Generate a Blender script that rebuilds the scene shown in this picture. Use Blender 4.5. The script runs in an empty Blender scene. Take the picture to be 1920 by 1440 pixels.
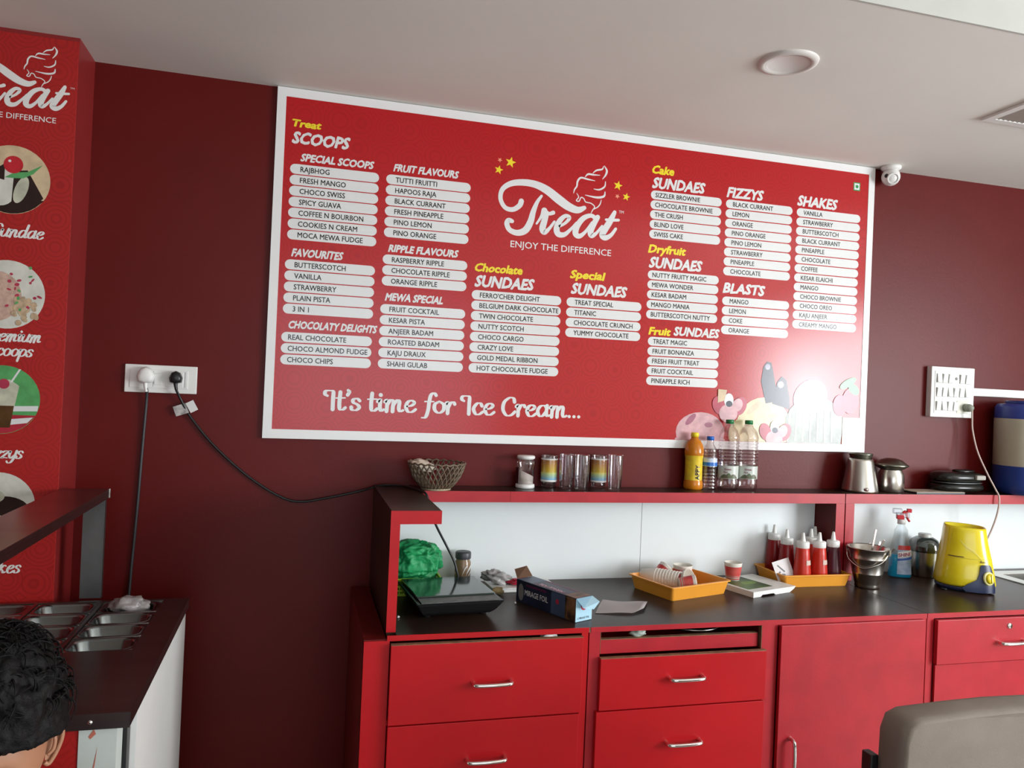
import bpy, bmesh, math, random
from mathutils import Vector, Matrix, noise
PI = math.pi
random.seed(7)
S = bpy.context.scene
COL = S.collection

# ---------------------------------------------------------------- camera, sky, lights, exposure
def camera():
    yaw, pitch, roll = 0.265, 0.007, 0.043
    cam = bpy.data.cameras.new('camera'); cam.sensor_fit = 'HORIZONTAL'
    cam.sensor_width = 36.0; cam.lens = 1460.0 / 1920.0 * 36.0
    cam.clip_start = 0.05
    o = bpy.data.objects.new('camera', cam); COL.objects.link(o)
    sy, cy = math.sin(yaw), math.cos(yaw); sp, cp = math.sin(pitch), math.cos(pitch)
    fwd = Vector((sy*cp, cy*cp, sp)); right = Vector((cy, -sy, 0)); up = right.cross(fwd)
    cr, sr = math.cos(roll), math.sin(roll)
    r2 = right*cr + up*sr; u2 = up*cr - right*sr
    o.matrix_world = Matrix(((r2.x, u2.x, -fwd.x, 0.119), (r2.y, u2.y, -fwd.y, -2.813),
                             (r2.z, u2.z, -fwd.z, 1.563), (0, 0, 0, 1)))
    S.camera = o
camera()
W = bpy.data.worlds.new('world'); S.world = W; W.use_nodes = True
W.node_tree.nodes['Background'].inputs[0].default_value = (0.80, 0.90, 1.0, 1)
W.node_tree.nodes['Background'].inputs[1].default_value = 2.0

def area(name, loc, direction, sx, sy, power, col=(1, 1, 1)):
    l = bpy.data.lights.new(name, 'AREA'); l.shape = 'RECTANGLE'; l.size = sx; l.size_y = sy
    l.energy = power; l.color = col
    o = bpy.data.objects.new(name, l); COL.objects.link(o); o.location = loc
    o.rotation_euler = Vector(direction).to_track_quat('-Z', 'Y').to_euler()
    return o
# daylight through the glazed shopfront in the right-hand wall; the other two lamps are added
area('shopfront_daylight', (4.93, -3.45, 1.58), (-1, 0, 0), 2.5, 1.54, 180, (0.93, 0.97, 1.0))
area('rear_fill', (0.9, -5.93, 1.5), (0, 1, 0), 2.6, 2.0, 11, (0.95, 0.98, 1.0))  # added weak frontal fill from an unseen opening behind the camera
area('board_hotspot_lamp', (4.90, -3.86, 1.66), (-1, 0, 0), 0.40, 0.50, 22, (1.0, 0.98, 1.0))  # added small bright lamp that mirrors as the hot spot on the board
S.view_settings.view_transform = 'Standard'
S.view_settings.look = 'None'
S.view_settings.gamma = 1.0
S.view_settings.use_curve_mapping = False
S.view_settings.exposure = 0.33

# ---------------------------------------------------------------- materials
def M(name, col, rough=0.5, metal=0.0, var=0.0, vscale=8.0, bump=0.0, bscale=60.0, coat=0.0, spec=0.5,
      trans=0.0, ior=1.45, emit=None, stretch=(1, 1, 1), dark=None, bdist=0.002):
    m = bpy.data.materials.new(name); m.use_nodes = True
    nt = m.node_tree; N = nt.nodes; L = nt.links
    b = N['Principled BSDF']
    b.inputs['Base Color'].default_value = (*col, 1); b.inputs['Roughness'].default_value = rough
    b.inputs['Metallic'].default_value = metal; b.inputs['Specular IOR Level'].default_value = spec
    b.inputs['Coat Weight'].default_value = coat; b.inputs['Coat Roughness'].default_value = 0.08
    b.inputs['Transmission Weight'].default_value = trans; b.inputs['IOR'].default_value = ior
    tc = N.new('ShaderNodeTexCoord'); mp = N.new('ShaderNodeMapping'); L.new(tc.outputs['Object'], mp.inputs[0])
    mp.inputs['Scale'].default_value = stretch
    if var or dark:
        nz = N.new('ShaderNodeTexNoise'); nz.inputs['Scale'].default_value = vscale; nz.inputs['Detail'].default_value = 6
        L.new(mp.outputs[0], nz.inputs['Vector'])
        r = N.new('ShaderNodeValToRGB'); r.color_ramp.elements[0].position = 0.3; r.color_ramp.elements[1].position = 0.7
        d = dark or tuple(c*(1-var) for c in col)
        r.color_ramp.elements[0].color = (*d, 1)
        r.color_ramp.elements[1].color = (*(tuple(min(1, c*(1+var)) for c in col) if not dark else col), 1)
        L.new(nz.outputs['Fac'], r.inputs[0]); L.new(r.outputs[0], b.inputs['Base Color'])
    if bump:
        nb = N.new('ShaderNodeTexNoise'); nb.inputs['Scale'].default_value = bscale; nb.inputs['Detail'].default_value = 4
        L.new(mp.outputs[0], nb.inputs['Vector'])
        bp = N.new('ShaderNodeBump'); bp.inputs['Strength'].default_value = bump; bp.inputs['Distance'].default_value = bdist
        L.new(nb.outputs['Fac'], bp.inputs['Height']); L.new(bp.outputs[0], b.inputs['Normal'])
    if emit:
        b.inputs['Emission Color'].default_value = (*emit[:3], 1); b.inputs['Emission Strength'].default_value = emit[3]
    return m

def clear(name, tint=(1, 1, 1), rough=0.03, base=0.06, edge=0.75):
    """thin clear plastic or glass wall: straight-through with a fresnel gloss"""
    m = bpy.data.materials.new(name); m.use_nodes = True
    nt = m.node_tree; N = nt.nodes; L = nt.links
    N.remove(N['Principled BSDF']); out = N['Material Output']
    t = N.new('ShaderNodeBsdfTransparent'); t.inputs[0].default_value = (*tint, 1)
    g = N.new('ShaderNodeBsdfGlossy'); g.inputs['Roughness'].default_value = rough
    lw = N.new('ShaderNodeLayerWeight'); lw.inputs[0].default_value = 0.35
    mr = N.new('ShaderNodeMapRange'); mr.inputs[3].default_value = base; mr.inputs[4].default_value = edge
    nz = N.new('ShaderNodeTexNoise'); nz.inputs['Scale'].default_value = 30
    bp = N.new('ShaderNodeBump'); bp.inputs['Strength'].default_value = 0.1; bp.inputs['Distance'].default_value = 0.001
    L.new(nz.outputs['Fac'], bp.inputs['Height']); L.new(bp.outputs[0], g.inputs['Normal'])
    x = N.new('ShaderNodeMixShader')
    L.new(lw.outputs['Facing'], mr.inputs[0]); L.new(mr.outputs[0], x.inputs[0])
    L.new(t.outputs[0], x.inputs[1]); L.new(g.outputs[0], x.inputs[2]); L.new(x.outputs[0], out.inputs[0])
    return m

def ring_print(name, col, col2, rough):
    """printed red ground with the faint tone-on-tone ring pattern"""
    m = M(name, col, rough); nt = m.node_tree; N = nt.nodes; L = nt.links
    b = N['Principled BSDF']; tc = N['Texture Coordinate']
    v = N.new('ShaderNodeTexVoronoi'); v.inputs['Scale'].default_value = 11; v.inputs['Randomness'].default_value = 0.35
    L.new(tc.outputs['Object'], v.inputs['Vector'])
    s = N.new('ShaderNodeMath'); s.operation = 'MULTIPLY'; s.inputs[1].default_value = 55
    w = N.new('ShaderNodeMath'); w.operation = 'SINE'
    L.new(v.outputs['Distance'], s.inputs[0]); L.new(s.outputs[0], w.inputs[0])
    sep = N.new('ShaderNodeSeparateXYZ'); L.new(tc.outputs['Object'], sep.inputs[0])
    nz = N.new('ShaderNodeTexNoise'); nz.inputs['Scale'].default_value = 1.6; L.new(tc.outputs['Object'], nz.inputs['Vector'])
    r = N.new('ShaderNodeMapRange'); r.inputs[1].default_value = 0.1; r.inputs[2].default_value = 1.0; r.inputs[3].default_value = 0; r.inputs[4].default_value = 1
    L.new(w.outputs[0], r.inputs[0])
    mm = N.new('ShaderNodeMath'); mm.operation = 'MULTIPLY'; L.new(r.outputs[0], mm.inputs[0]); L.new(nz.outputs['Fac'], mm.inputs[1])
    mx = N.new('ShaderNodeMixRGB'); mx.inputs[1].default_value = (*col, 1); mx.inputs[2].default_value = (*col2, 1)
    L.new(mm.outputs[0], mx.inputs[0]); L.new(mx.outputs[0], b.inputs['Base Color'])
    return m

RED = M('red_laminate', (0.46, 0.006, 0.010), 0.36, spec=0.35, var=0.06, vscale=5, bump=0.05, bscale=220)
RED_GLARE = M('glare_red_laminate', (0.41, 0.015, 0.024), 0.38, spec=0.45, var=0.10, vscale=12, bump=0.10, bscale=160)  # same red laminate, made pinker to put window glare into the colour
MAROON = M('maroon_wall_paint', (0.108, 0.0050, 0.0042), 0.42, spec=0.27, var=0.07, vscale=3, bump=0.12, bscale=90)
RAWPLY = M('raw_board_edge', (0.20, 0.10, 0.05), 0.8, var=0.3, vscale=40)
DARKIN = M('dark_cabinet_inside', (0.05, 0.03, 0.025), 0.8, var=0.2)
CEIL = M('ceiling_paint', (0.80, 0.79, 0.735), 0.75, var=0.03, vscale=2, bump=0.05, bscale=120)
WHITEW = M('cream_wall_paint', (0.52, 0.47, 0.40), 0.7, var=0.03, vscale=2)
WHITEL = M('white_laminate', (0.78, 0.82, 0.82), 0.35, var=0.02, vscale=3)
TOPM = M('dark_marbled_laminate', (0.055, 0.026, 0.017), 0.30, dark=(0.008, 0.008, 0.008), vscale=3.5, spec=0.20, bump=0.06, bscale=160)
FLOORM = M('beige_floor_tile', (0.26, 0.24, 0.21), 0.3, var=0.08, vscale=4)
GROUT = M('floor_grout', (0.18, 0.16, 0.14), 0.8, var=0.1)
BW = M('white_print', (0.74, 0.75, 0.74), 0.20, var=0.01)
BFRAME = M('white_board_edging', (0.80, 0.80, 0.79), 0.25, var=0.01)
BRED = ring_print('red_board_print', (0.46, 0.010, 0.013), (0.35, 0.007, 0.010), 0.20)
CRED = ring_print('red_column_print', (0.40, 0.012, 0.010), (0.26, 0.006, 0.006), 0.5)
INK = M('black_ink', (0.015, 0.015, 0.015), 0.22, var=0.1)
YEL = M('yellow_print', (0.85, 0.68, 0.03), 0.22, var=0.02)
SALM = M('salmon_print', (0.85, 0.33, 0.20), 0.22, var=0.02)
GREENP = M('green_print', (0.02, 0.30, 0.08), 0.3, var=0.05)
WPLAST = M('white_plastic', (0.78, 0.78, 0.75), 0.35, var=0.02)
BPLAST = M('black_plastic', (0.012, 0.012, 0.013), 0.35, var=0.1)
CHROME = M('chrome', (0.75, 0.73, 0.70), 0.12, 1.0, var=0.03)
STEEL = M('stainless_steel', (0.60, 0.57, 0.52), 0.27, 1.0, var=0.06, vscale=20, bump=0.03, bscale=300, stretch=(1, 1, 0.1))
LIDM = M('dark_steel_lid', (0.22, 0.22, 0.18), 0.30, 1.0, var=0.1)
DSTEEL = M('brushed_dark_steel', (0.30, 0.26, 0.24), 0.28, 1.0, var=0.12, vscale=12, bump=0.05, bscale=200, stretch=(0.1, 1, 1))
BSTEEL = M('dull_steel_strip', (0.24, 0.25, 0.25), 0.42, 1.0, var=0.2, vscale=8)

# ---------------------------------------------------------------- mesh helpers
def bx(bm, x0, x1, y0, y1, z0, z1, bev=0.0):
    r = bmesh.ops.create_cube(bm, size=1.0); vs = r['verts']
    for v in vs:
        v.co = Vector(((x0+x1)/2 + v.co.x*(x1-x0), (y0+y1)/2 + v.co.y*(y1-y0), (z0+z1)/2 + v.co.z*(z1-z0)))
    if bev:
        es = list({e for v in vs for e in v.link_edges})
        bmesh.ops.bevel(bm, geom=es, offset=bev, segments=2, profile=0.6, affect='EDGES')
    return bm
def box(*a, **k): return bx(bmesh.new(), *a, **k)
def boxes(*l):
    bm = bmesh.new()
    for a in l: bx(bm, *a[:6], bev=(a[6] if len(a) > 6 else 0))
    return bm
def lathe(prof, n=28, bm=None, cx=0, cy=0, sx=1.0, sy=1.0):
    bm = bm or bmesh.new(); rings = []
    for r, z in prof:
        if r < 1e-5: rings.append([bm.verts.new((cx, cy, z))])
        else: rings.append([bm.verts.new((cx+r*sx*math.cos(2*PI*i/n), cy+r*sy*math.sin(2*PI*i/n), z)) for i in range(n)])
    for a, b in zip(rings, rings[1:]):
        for i in range(n):
            j = (i+1) % n
            if len(a) == 1 and len(b) == 1: continue
            if len(a) == 1: bm.faces.new((a[0], b[j], b[i]))
            elif len(b) == 1: bm.faces.new((a[i], a[j], b[0]))
            else: bm.faces.new((a[i], a[j], b[j], b[i]))
    for f in bm.faces: f.smooth = True
    return bm
def spline(pts, sub=6):
    P = [Vector(p) for p in pts]; out = []
    for i in range(len(P)-1):
        a = P[max(i-1, 0)]; b = P[i]; c = P[i+1]; d = P[min(i+2, len(P)-1)]
        for k in range(sub):
            t = k/sub
            out.append(0.5*((2*b)+(c-a)*t+(2*a-5*b+4*c-d)*t*t+(3*b-a-3*c+d)*t**3))
    out.append(P[-1]); return out
def tube(pts, rad, n=8, bm=None, smooth=6, caps=True):
    bm = bm or bmesh.new()
    P = spline(pts, smooth) if smooth > 1 else [Vector(p) for p in pts]
    t0 = (P[1]-P[0]).normalized(); u = t0.orthogonal().normalized(); rings = []
    for i, p in enumerate(P):
        t = (P[min(i+1, len(P)-1)]-P[max(i-1, 0)]).normalized()
        u = (u - t*u.dot(t)).normalized(); v = t.cross(u)
        r = rad if not callable(rad) else rad(i/(len(P)-1))
        rings.append([bm.verts.new(p+(u*math.cos(2*PI*k/n)+v*math.sin(2*PI*k/n))*r) for k in range(n)])
    for a, b in zip(rings, rings[1:]):
        for k in range(n): bm.faces.new((a[k], a[(k+1) % n], b[(k+1) % n], b[k])).smooth = True
    if caps:
        bm.faces.new(rings[0][::-1]); bm.faces.new(rings[-1])
    return bm
def prism(pts, z0, z1, bm=None):
    bm = bm or bmesh.new()
    a = [bm.verts.new((x, y, z0)) for x, y in pts]; b = [bm.verts.new((x, y, z1)) for x, y in pts]
    bm.faces.new(a[::-1]); bm.faces.new(b); n = len(pts)
    for i in range(n): bm.faces.new((a[i], a[(i+1) % n], b[(i+1) % n], b[i]))
    return bm
def xf(bm, m):
    bmesh.ops.transform(bm, matrix=m, verts=bm.verts); return bm
def RX(a): return Matrix.Rotation(a, 4, 'X')
def RY(a): return Matrix.Rotation(a, 4, 'Y')
def RZ(a): return Matrix.Rotation(a, 4, 'Z')
def T(x, y, z): return Matrix.Translation((x, y, z))
def obj(name, bm, m, parent=None, label=None, kind=None, loc=None, rot=None, recalc=True):
    if isinstance(bm, bmesh.types.BMesh):
        if recalc: bmesh.ops.recalc_face_normals(bm, faces=bm.faces)
        me = bpy.data.meshes.new(name); bm.to_mesh(me); bm.free()
    else: me = bm
    if m is not None:
        me.materials.clear()
        for q in (m if isinstance(m, (list, tuple)) else [m]): me.materials.append(q)
    o = bpy.data.objects.new(name, me); COL.objects.link(o)
    if parent is not None: o.parent = parent
    if loc: o.location = loc
    if rot: o.rotation_euler = rot
    if label: o['label'] = label
    if kind: o['kind'] = kind
    return o
def tag(o, label, cat, group=None):
    o['label'] = label; o['category'] = cat
    if group: o['group'] = group
    return o
def thing(name, label, cat, loc=(0, 0, 0), rz=0.0, group=None):
    o = bpy.data.objects.new(name, None); COL.objects.link(o); o.empty_display_size = 0.05
    o.location = loc; o.rotation_euler = (0, 0, rz)
    return tag(o, label, cat, group)
def copy_tree(o, parent=None):
    c = o.copy(); COL.objects.link(c); c.parent = parent
    for ch in list(o.children): copy_tree(ch, c)
    return c
def struct(name, bm, m): return obj(name, bm, m, kind='structure')

# flat print: shapes lie in the x-z plane, facing -y
def flat(polys, y, bm=None):
    bm = bm or bmesh.new()
    for p in polys: bm.faces.new([bm.verts.new((x, y, z)) for x, z in p])
    return bm
def disc(x, z, r, rz=None, n=24, a0=0.0, rot=0.0):
    rz = rz or r; out = []
    for i in range(n):
        a = 2*PI*i/n+a0; u, v = r*math.cos(a), rz*math.sin(a)
        out.append((x+u*math.cos(rot)-v*math.sin(rot), z+u*math.sin(rot)+v*math.cos(rot)))
    return out
def pill(x0, x1, z, h):
    r = h/2; a = [(x1-r+r*math.cos(t), z+r*math.sin(t)) for t in [(-PI/2)+PI*i/8 for i in range(9)]]
    b = [(x0+r+r*math.cos(t), z+r*math.sin(t)) for t in [(PI/2)+PI*i/8 for i in range(9)]]
    return a+b
def star(x, z, r, rot=0.2):
    return [(x+(r if i % 2 == 0 else r*0.42)*math.sin(rot+PI*i/5), z+(r if i % 2 == 0 else r*0.42)*math.cos(rot+PI*i/5)) for i in range(10)]
_yo = [0]
def ribbon(bm, pts, y, sub=7):
    """brush stroke: pts are (x, z, width)"""
    P = spline([(p[0], p[1], p[2]) for p in pts], sub)
    L = []; n = len(P); _yo[0] = (_yo[0]+1) % 5; y = y-_yo[0]*4e-5
    for i, p in enumerate(P):
        a = P[max(i-1, 0)]; b = P[min(i+1, n-1)]
        d = Vector((b.x-a.x, b.y-a.y))
        d = d.normalized() if d.length > 1e-9 else Vector((1, 0))
        w = max(p.z, 1e-4)/2
        L.append((bm.verts.new((p.x-d.y*w, y, p.y+d.x*w)), bm.verts.new((p.x+d.y*w, y, p.y-d.x*w))))
    for (a, b), (c, d) in zip(L, L[1:]): bm.faces.new((a, b, d, c))
    for k, p in enumerate((P[0], P[-1])):
        bm.faces.new([bm.verts.new((u, y+1.2e-5*(k+1), v)) for u, v in disc(p.x, p.y, max(p.z, 1e-4)/2, n=10)])
_tc = {}
def text_geo(s, bold=0.0):
    k = (s, bold)
    if k not in _tc:
        c = bpy.data.curves.new('t', 'FONT'); c.body = s; c.size = 1.0; c.resolution_u = 2; c.offset = bold; c.fill_mode = 'FRONT'
        o = bpy.data.objects.new('t', c); COL.objects.link(o)
        me = bpy.data.meshes.new_from_object(o.evaluated_get(bpy.context.evaluated_depsgraph_get()))
        vs = [tuple(v.co[:2]) for v in me.vertices]; fs = [tuple(p.vertices) for p in me.polygons]
        bpy.data.objects.remove(o); bpy.data.curves.remove(c); bpy.data.meshes.remove(me)
        _tc[k] = (vs, fs)
    return _tc[k]
CAPH = max(v[1] for v in text_geo('H')[0])
def text(bm, s, x, z, y, w=None, cap=0.01, sx=None, bold=0.0, shear=0.0, bounce=0.0, slope=0.0):
    """flat letters; bold ones are printed several times with a small spread"""
    vs, fs = text_geo(s)
    x0 = min(v[0] for v in vs); x1 = max(v[0] for v in vs)
    kz = cap/CAPH; kx = sx if sx else w/(x1-x0)
    nb = 1 if bold == 0 else (4 if bold < 0.02 else 10)
    for c in range(nb):
        du = bold*math.cos(2*PI*c/nb+0.78) if nb > 1 else 0; dv = bold*math.sin(2*PI*c/nb+0.78) if nb > 1 else 0
        N = []
        for u, v in vs:
            X = x+(u+du-x0)*kx; Z = z+(v+dv)*kz
            N.append(bm.verts.new((X+(Z-z)*shear, y-1.6e-5*c, Z+bounce*math.sin(X*137)+slope*(X-x))))
        for f in fs:
            try: bm.faces.new([N[i] for i in f])
            except ValueError: pass
    return bm
# nib lettering: strokes of hand-drawn swash letters, thick on the way down and thin across
GL = {
 'a': (1.05, [[(.8,.75),(.6,.97),(.3,.9),(.1,.5),(.25,.08),(.5,.1),(.78,.5)], [(.82,.98),(.78,.4),(.84,.08),(1.05,.15)]]),
 'c': (.85, [[(.74,.75),(.6,.97),(.35,.92),(.12,.5),(.28,.06),(.55,.03),(.82,.25)]]),
 'd': (1.05, [[(.78,.75),(.6,.97),(.3,.9),(.1,.5),(.25,.08),(.5,.1),(.78,.5)], [(.84,1.65),(.8,.8),(.78,.3),(.86,.06),(1.05,.15)]]),
 'e': (.85, [[(.15,.48),(.5,.56),(.7,.8),(.52,.98),(.25,.85),(.12,.45),(.28,.06),(.55,.03),(.82,.25)]]),
 'f': (.7, [[(.9,1.5),(.75,1.68),(.52,1.5),(.42,.9),(.36,.2),(.2,-.35),(-.08,-.42)], [(.1,.95),(.75,.97)]]),
 'h': (1.0, [[(.15,1.65),(.15,.8),(.15,.02)], [(.15,.5),(.45,.95),(.7,.85),(.7,.4),(.78,.05),(.98,.15)]]),
 'i': (.5, [[(.0,.8),(.18,.98),(.17,.4),(.25,.05),(.45,.15)], [(.19,1.36),(.21,1.34)]]),
 'k': (.95, [[(.15,1.65),(.15,.8),(.15,.02)], [(.75,.9),(.5,.98),(.2,.5)], [(.3,.55),(.55,.3),(.65,.05),(.9,.15)]]),
 'm': (1.38, [[(.0,.8),(.15,.96),(.17,.5),(.15,.02)], [(.16,.5),(.4,.95),(.6,.85),(.58,.4),(.57,.02)], [(.58,.5),(.85,.95),(1.03,.85),(1.0,.3),(1.1,.05),(1.32,.15)]]),
 'n': (1.0, [[(.0,.8),(.15,.96),(.17,.5),(.15,.02)], [(.16,.5),(.45,.95),(.68,.85),(.66,.35),(.76,.05),(.98,.15)]]),
 'o': (.92, [[(.45,.98),(.14,.75),(.14,.28),(.45,.03),(.77,.28),(.77,.75),(.45,.98)]]),
 'p': (.95, [[(.0,.8),(.15,.96),(.17,.3),(.15,-.6)], [(.16,.6),(.45,.98),(.8,.75),(.78,.3),(.45,.03),(.18,.2)]]),
 'r': (.72, [[(.0,.8),(.15,.96),(.17,.5),(.16,.02)], [(.17,.45),(.35,.88),(.55,.98),(.66,.82)]]),
 's': (.72, [[(.65,.8),(.45,.98),(.2,.88),(.22,.65),(.5,.48),(.62,.25),(.42,.03),(.15,.05),(.08,.25)]]),
 't': (.66, [[(.26,1.45),(.22,.6),(.26,.1),(.45,.03),(.64,.2)], [(-.03,.96),(.3,.98),(.6,1.0)]]),
 'u': (1.0, [[(.0,.8),(.12,.95),(.1,.35),(.28,.03),(.55,.15),(.74,.5)], [(.76,.98),(.72,.35),(.8,.05),(1.0,.15)]]),
 'y': (.9, [[(.0,.8),(.12,.95),(.12,.4),(.35,.05),(.68,.4)], [(.8,.98),(.74,.1),(.55,-.45),(.25,-.55),(.05,-.35)]]),
 'z': (.8, [[(.1,.8),(.3,.95),(.7,.9),(.4,.5),(.1,.05),(.4,.12),(.78,.08)]]),
 'I': (.72, [[(.12,1.12),(-.05,1.25),(.0,1.5),(.3,1.55),(.5,1.45),(.5,.9),(.5,.4),(.5,.03)]]),
 'C': (1.12, [[(.98,1.2),(.9,1.5),(.6,1.55),(.2,1.15),(.13,.5),(.4,.03),(.75,.05),(1.04,.35)]]),
 'S': (1.05, [[(1.0,1.3),(.75,1.6),(.35,1.5),(.25,1.15),(.6,.85),(.9,.5),(.7,.08),(.3,.03),(.05,.3)]]),
 'F': (1.0, [[(.45,1.5),(.42,.6),(.3,.03),(.05,.1)], [(.05,1.35),(.4,1.55),(1.05,1.52)], [(.2,.85),(.8,.9)]]),
 'P': (1.0, [[(.42,1.5),(.38,.6),(.33,.03)], [(.05,1.35),(.5,1.6),(.98,1.3),(.85,.85),(.4,.75)]]),
 "'": (.3, [[(.12,1.62),(.2,1.5),(.1,1.25)]]), '.': (.38, [[(.15,.1),(.17,.1)]]), ' ': (.5, [])}
def nib(bm, s, x, z, y, w=None, xh=0.03, shear=0.0, slope=0.0, kx=None, thick=0.27, thin=0.09):
    tot = sum(GL[c][0] for c in s); kx = kx or w/tot; cur = 0.0
    for c in s:
        adv, st = GL[c]
        for pts in st:
            P = spline([(a, b, 0) for a, b in pts], 5); out = []
            for i, p in enumerate(P):
                q = P[min(i+1, len(P)-1)]-P[max(i-1, 0)]
                ln = math.hypot(q.x, q.y) or 1
                wd = thin+(thick-thin)*(abs(q.y)/ln)**1.3
                if c in ".": wd = 0.26
                if c == 'i' and p.y > 1.2: wd = 0.30
                X = x+(cur+p.x)*kx+p.y*xh*shear
                out.append((X, z+p.y*xh+slope*(X-x), wd*(kx+xh)/2))
            ribbon(bm, out, y, sub=1)
        cur += adv
    return bm
def finish_skin(name, verts, edges, radii, m, parent, sub=2, root=0):
    me = bpy.data.meshes.new(name); me.from_pydata([Vector(v) for v in verts], edges, [])
    o = bpy.data.objects.new(name, me); COL.objects.link(o)
    sk = o.modifiers.new('s', 'SKIN'); sk.use_smooth_shade = True
    for i, r in enumerate(radii):
        r = r if isinstance(r, tuple) else (r, r)
        me.skin_vertices[0].data[i].radius = r
    me.skin_vertices[0].data[root].use_root = True
    ss = o.modifiers.new('u', 'SUBSURF'); ss.levels = sub; ss.render_levels = sub
    dg = bpy.context.evaluated_depsgraph_get(); dg.update()
    m2 = bpy.data.meshes.new_from_object(o.evaluated_get(dg))
    bpy.data.objects.remove(o)
    for p in m2.polygons: p.use_smooth = True
    return obj(name, m2, m, parent)
GROUPS=[(0.052, 0.357, 2.2935, 0.0379, 0.035, 'RAJBHOG|FRESH MANGO|CHOCO SWISS|SPICY GUAVA|COFFEE N BOURBON|COOKIES N CREAM|MOCA MEWA FUDGE'), (0.382, 0.69, 2.2942, 0.0379, 0.034, 'TUTTI FRUITTI|HAPOOS RAJA|BLACK CURRANT|FRESH PINEAPPLE|PINO LEMON|PINO ORANGE'), (0.382, 0.69, 2.008, 0.0383, 0.033, 'RASPBERRY RIPPLE|CHOCOLATE RIPPLE|ORANGE RIPPLE'), (0.381, 0.69, 1.8307, 0.039, 0.033, 'FRUIT COCKTAIL|KESAR PISTA|ANJEER BADAM|ROASTED BADAM|KAJU DRAUX|SHAHI GULAB'), (0.049, 0.357, 1.9622, 0.0383, 0.033, 'BUTTERSCOTCH|VANILLA|STRAWBERRY|PLAIN PISTA|3 IN 1'), (0.048, 0.357, 1.711, 0.0389, 0.023, 'REAL CHOCOLATE|CHOCO ALMOND FUDGE|CHOCO CHIPS'), (0.711, 1.058, 1.9054, 0.0384, 0.031, "FERRO'CHER DELIGHT|BELGIUM DARK CHOCOLATE|TWIN CHOCOLATE|NUTTY SCOTCH|CHOCO CARGO|CRAZY LOVE|GOLD MEDAL RIBBON|HOT CHOCOLATE FUDGE"), (1.079, 1.388, 1.9052, 0.0387, 0.033, 'TREAT SPECIAL|TITANIC|CHOCOLATE CRUNCH|YUMMY CHOCOLATE'), (1.408, 1.718, 2.3484, 0.0384, 0.02, 'SIZZLER BROWNIE|CHOCOLATE BROWNIE|THE CRUSH|BLIND LOVE|SWISS CAKE'), (1.409, 1.719, 2.0352, 0.0387, 0.02, 'NUTTY FRUITY MAGIC|MEWA WONDER|KESAR BADAM|MANGO MANIA|BUTTERSCOTCH NUTTY'), (1.421, 1.733, 1.7755, 0.0386, 0.022, 'TREAT MAGIC|FRUIT BONANZA|FRESH FRUIT TREAT|FRUIT COCKTAIL|PINEAPPLE RICH'), (1.737, 2.045, 2.3473, 0.0387, 0.032, 'BLACK CURRANT|LEMON|ORANGE|PINO ORANGE|PINO LEMON|STRAWBERRY|PINEAPPLE|CHOCOLATE'), (1.738, 2.047, 1.9565, 0.039, 0.034, 'MANGO|LEMON|COKE|ORANGE'), (2.065, 2.375, 2.3464, 0.0386, 0.032, 'VANILLA|STRAWBERRY|BUTTERSCOTCH|BLACK CURRANT|PINEAPPLE|CHOCOLATE|COFFEE|KESAR ELAICHI|MANGO|CHOCO BROWNIE|CHOCO OREO|KAJU ANJEER|CREAMY MANGO')]
HEADS=[('Treat', 'y', 0.05, 2.4403, 0.1, 0.0239), ('SCOOPS', 'w', 0.055, 2.3826, 0.194, 0.0386), ('SPECIAL SCOOPS', 'w', 0.086, 2.3233, 0.254, 0.0249), ('FRUIT FLAVOURS', 'w', 0.407, 2.3252, 0.239, 0.0247), ('RIPPLE FLAVOURS', 'w', 0.401, 2.0365, 0.257, 0.0247), ('FAVOURITES', 'w', 0.07, 1.9918, 0.175, 0.0258), ('MEWA SPECIAL', 'w', 0.397, 1.862, 0.213, 0.0256), ('CHOCOLATY DELIGHTS', 'w', 0.069, 1.7427, 0.309, 0.0248), ('Chocolate', 'y', 0.717, 1.9933, 0.186, 0.0284), ('SUNDAES', 'w', 0.721, 1.9378, 0.227, 0.0391), ('Special', 'y', 1.09, 1.9972, 0.139, 0.0293), ('SUNDAES', 'w', 1.096, 1.9383, 0.228, 0.0385), ('Cake', 'y', 1.408, 2.4328, 0.095, 0.0302), ('SUNDAES', 'w', 1.413, 2.3766, 0.228, 0.0395), ('Dryfruit', 'y', 1.408, 2.1227, 0.161, 0.0302), ('SUNDAES', 'w', 1.413, 2.0649, 0.229, 0.0395), ('Fruit', 'y', 1.424, 1.8017, 0.092, 0.0281), ('SUNDAES', 'w', 1.531, 1.8049, 0.2, 0.0328), ('FIZZYS', 'w', 1.741, 2.3754, 0.163, 0.0385), ('BLASTS', 'w', 1.741, 1.9897, 0.188, 0.0385), ('SHAKES', 'w', 2.067, 2.3749, 0.191, 0.0396), ('ENJOY THE DIFFERENCE', 'n', 0.85, 2.0926, 0.402, 0.0238), ("It's time for Ice Cream...", 's', 0.202, 1.4651, 0.953, 0.0689), ('TM', 'n', 1.277, 2.2616, 0.02, 0.0103)]
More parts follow.
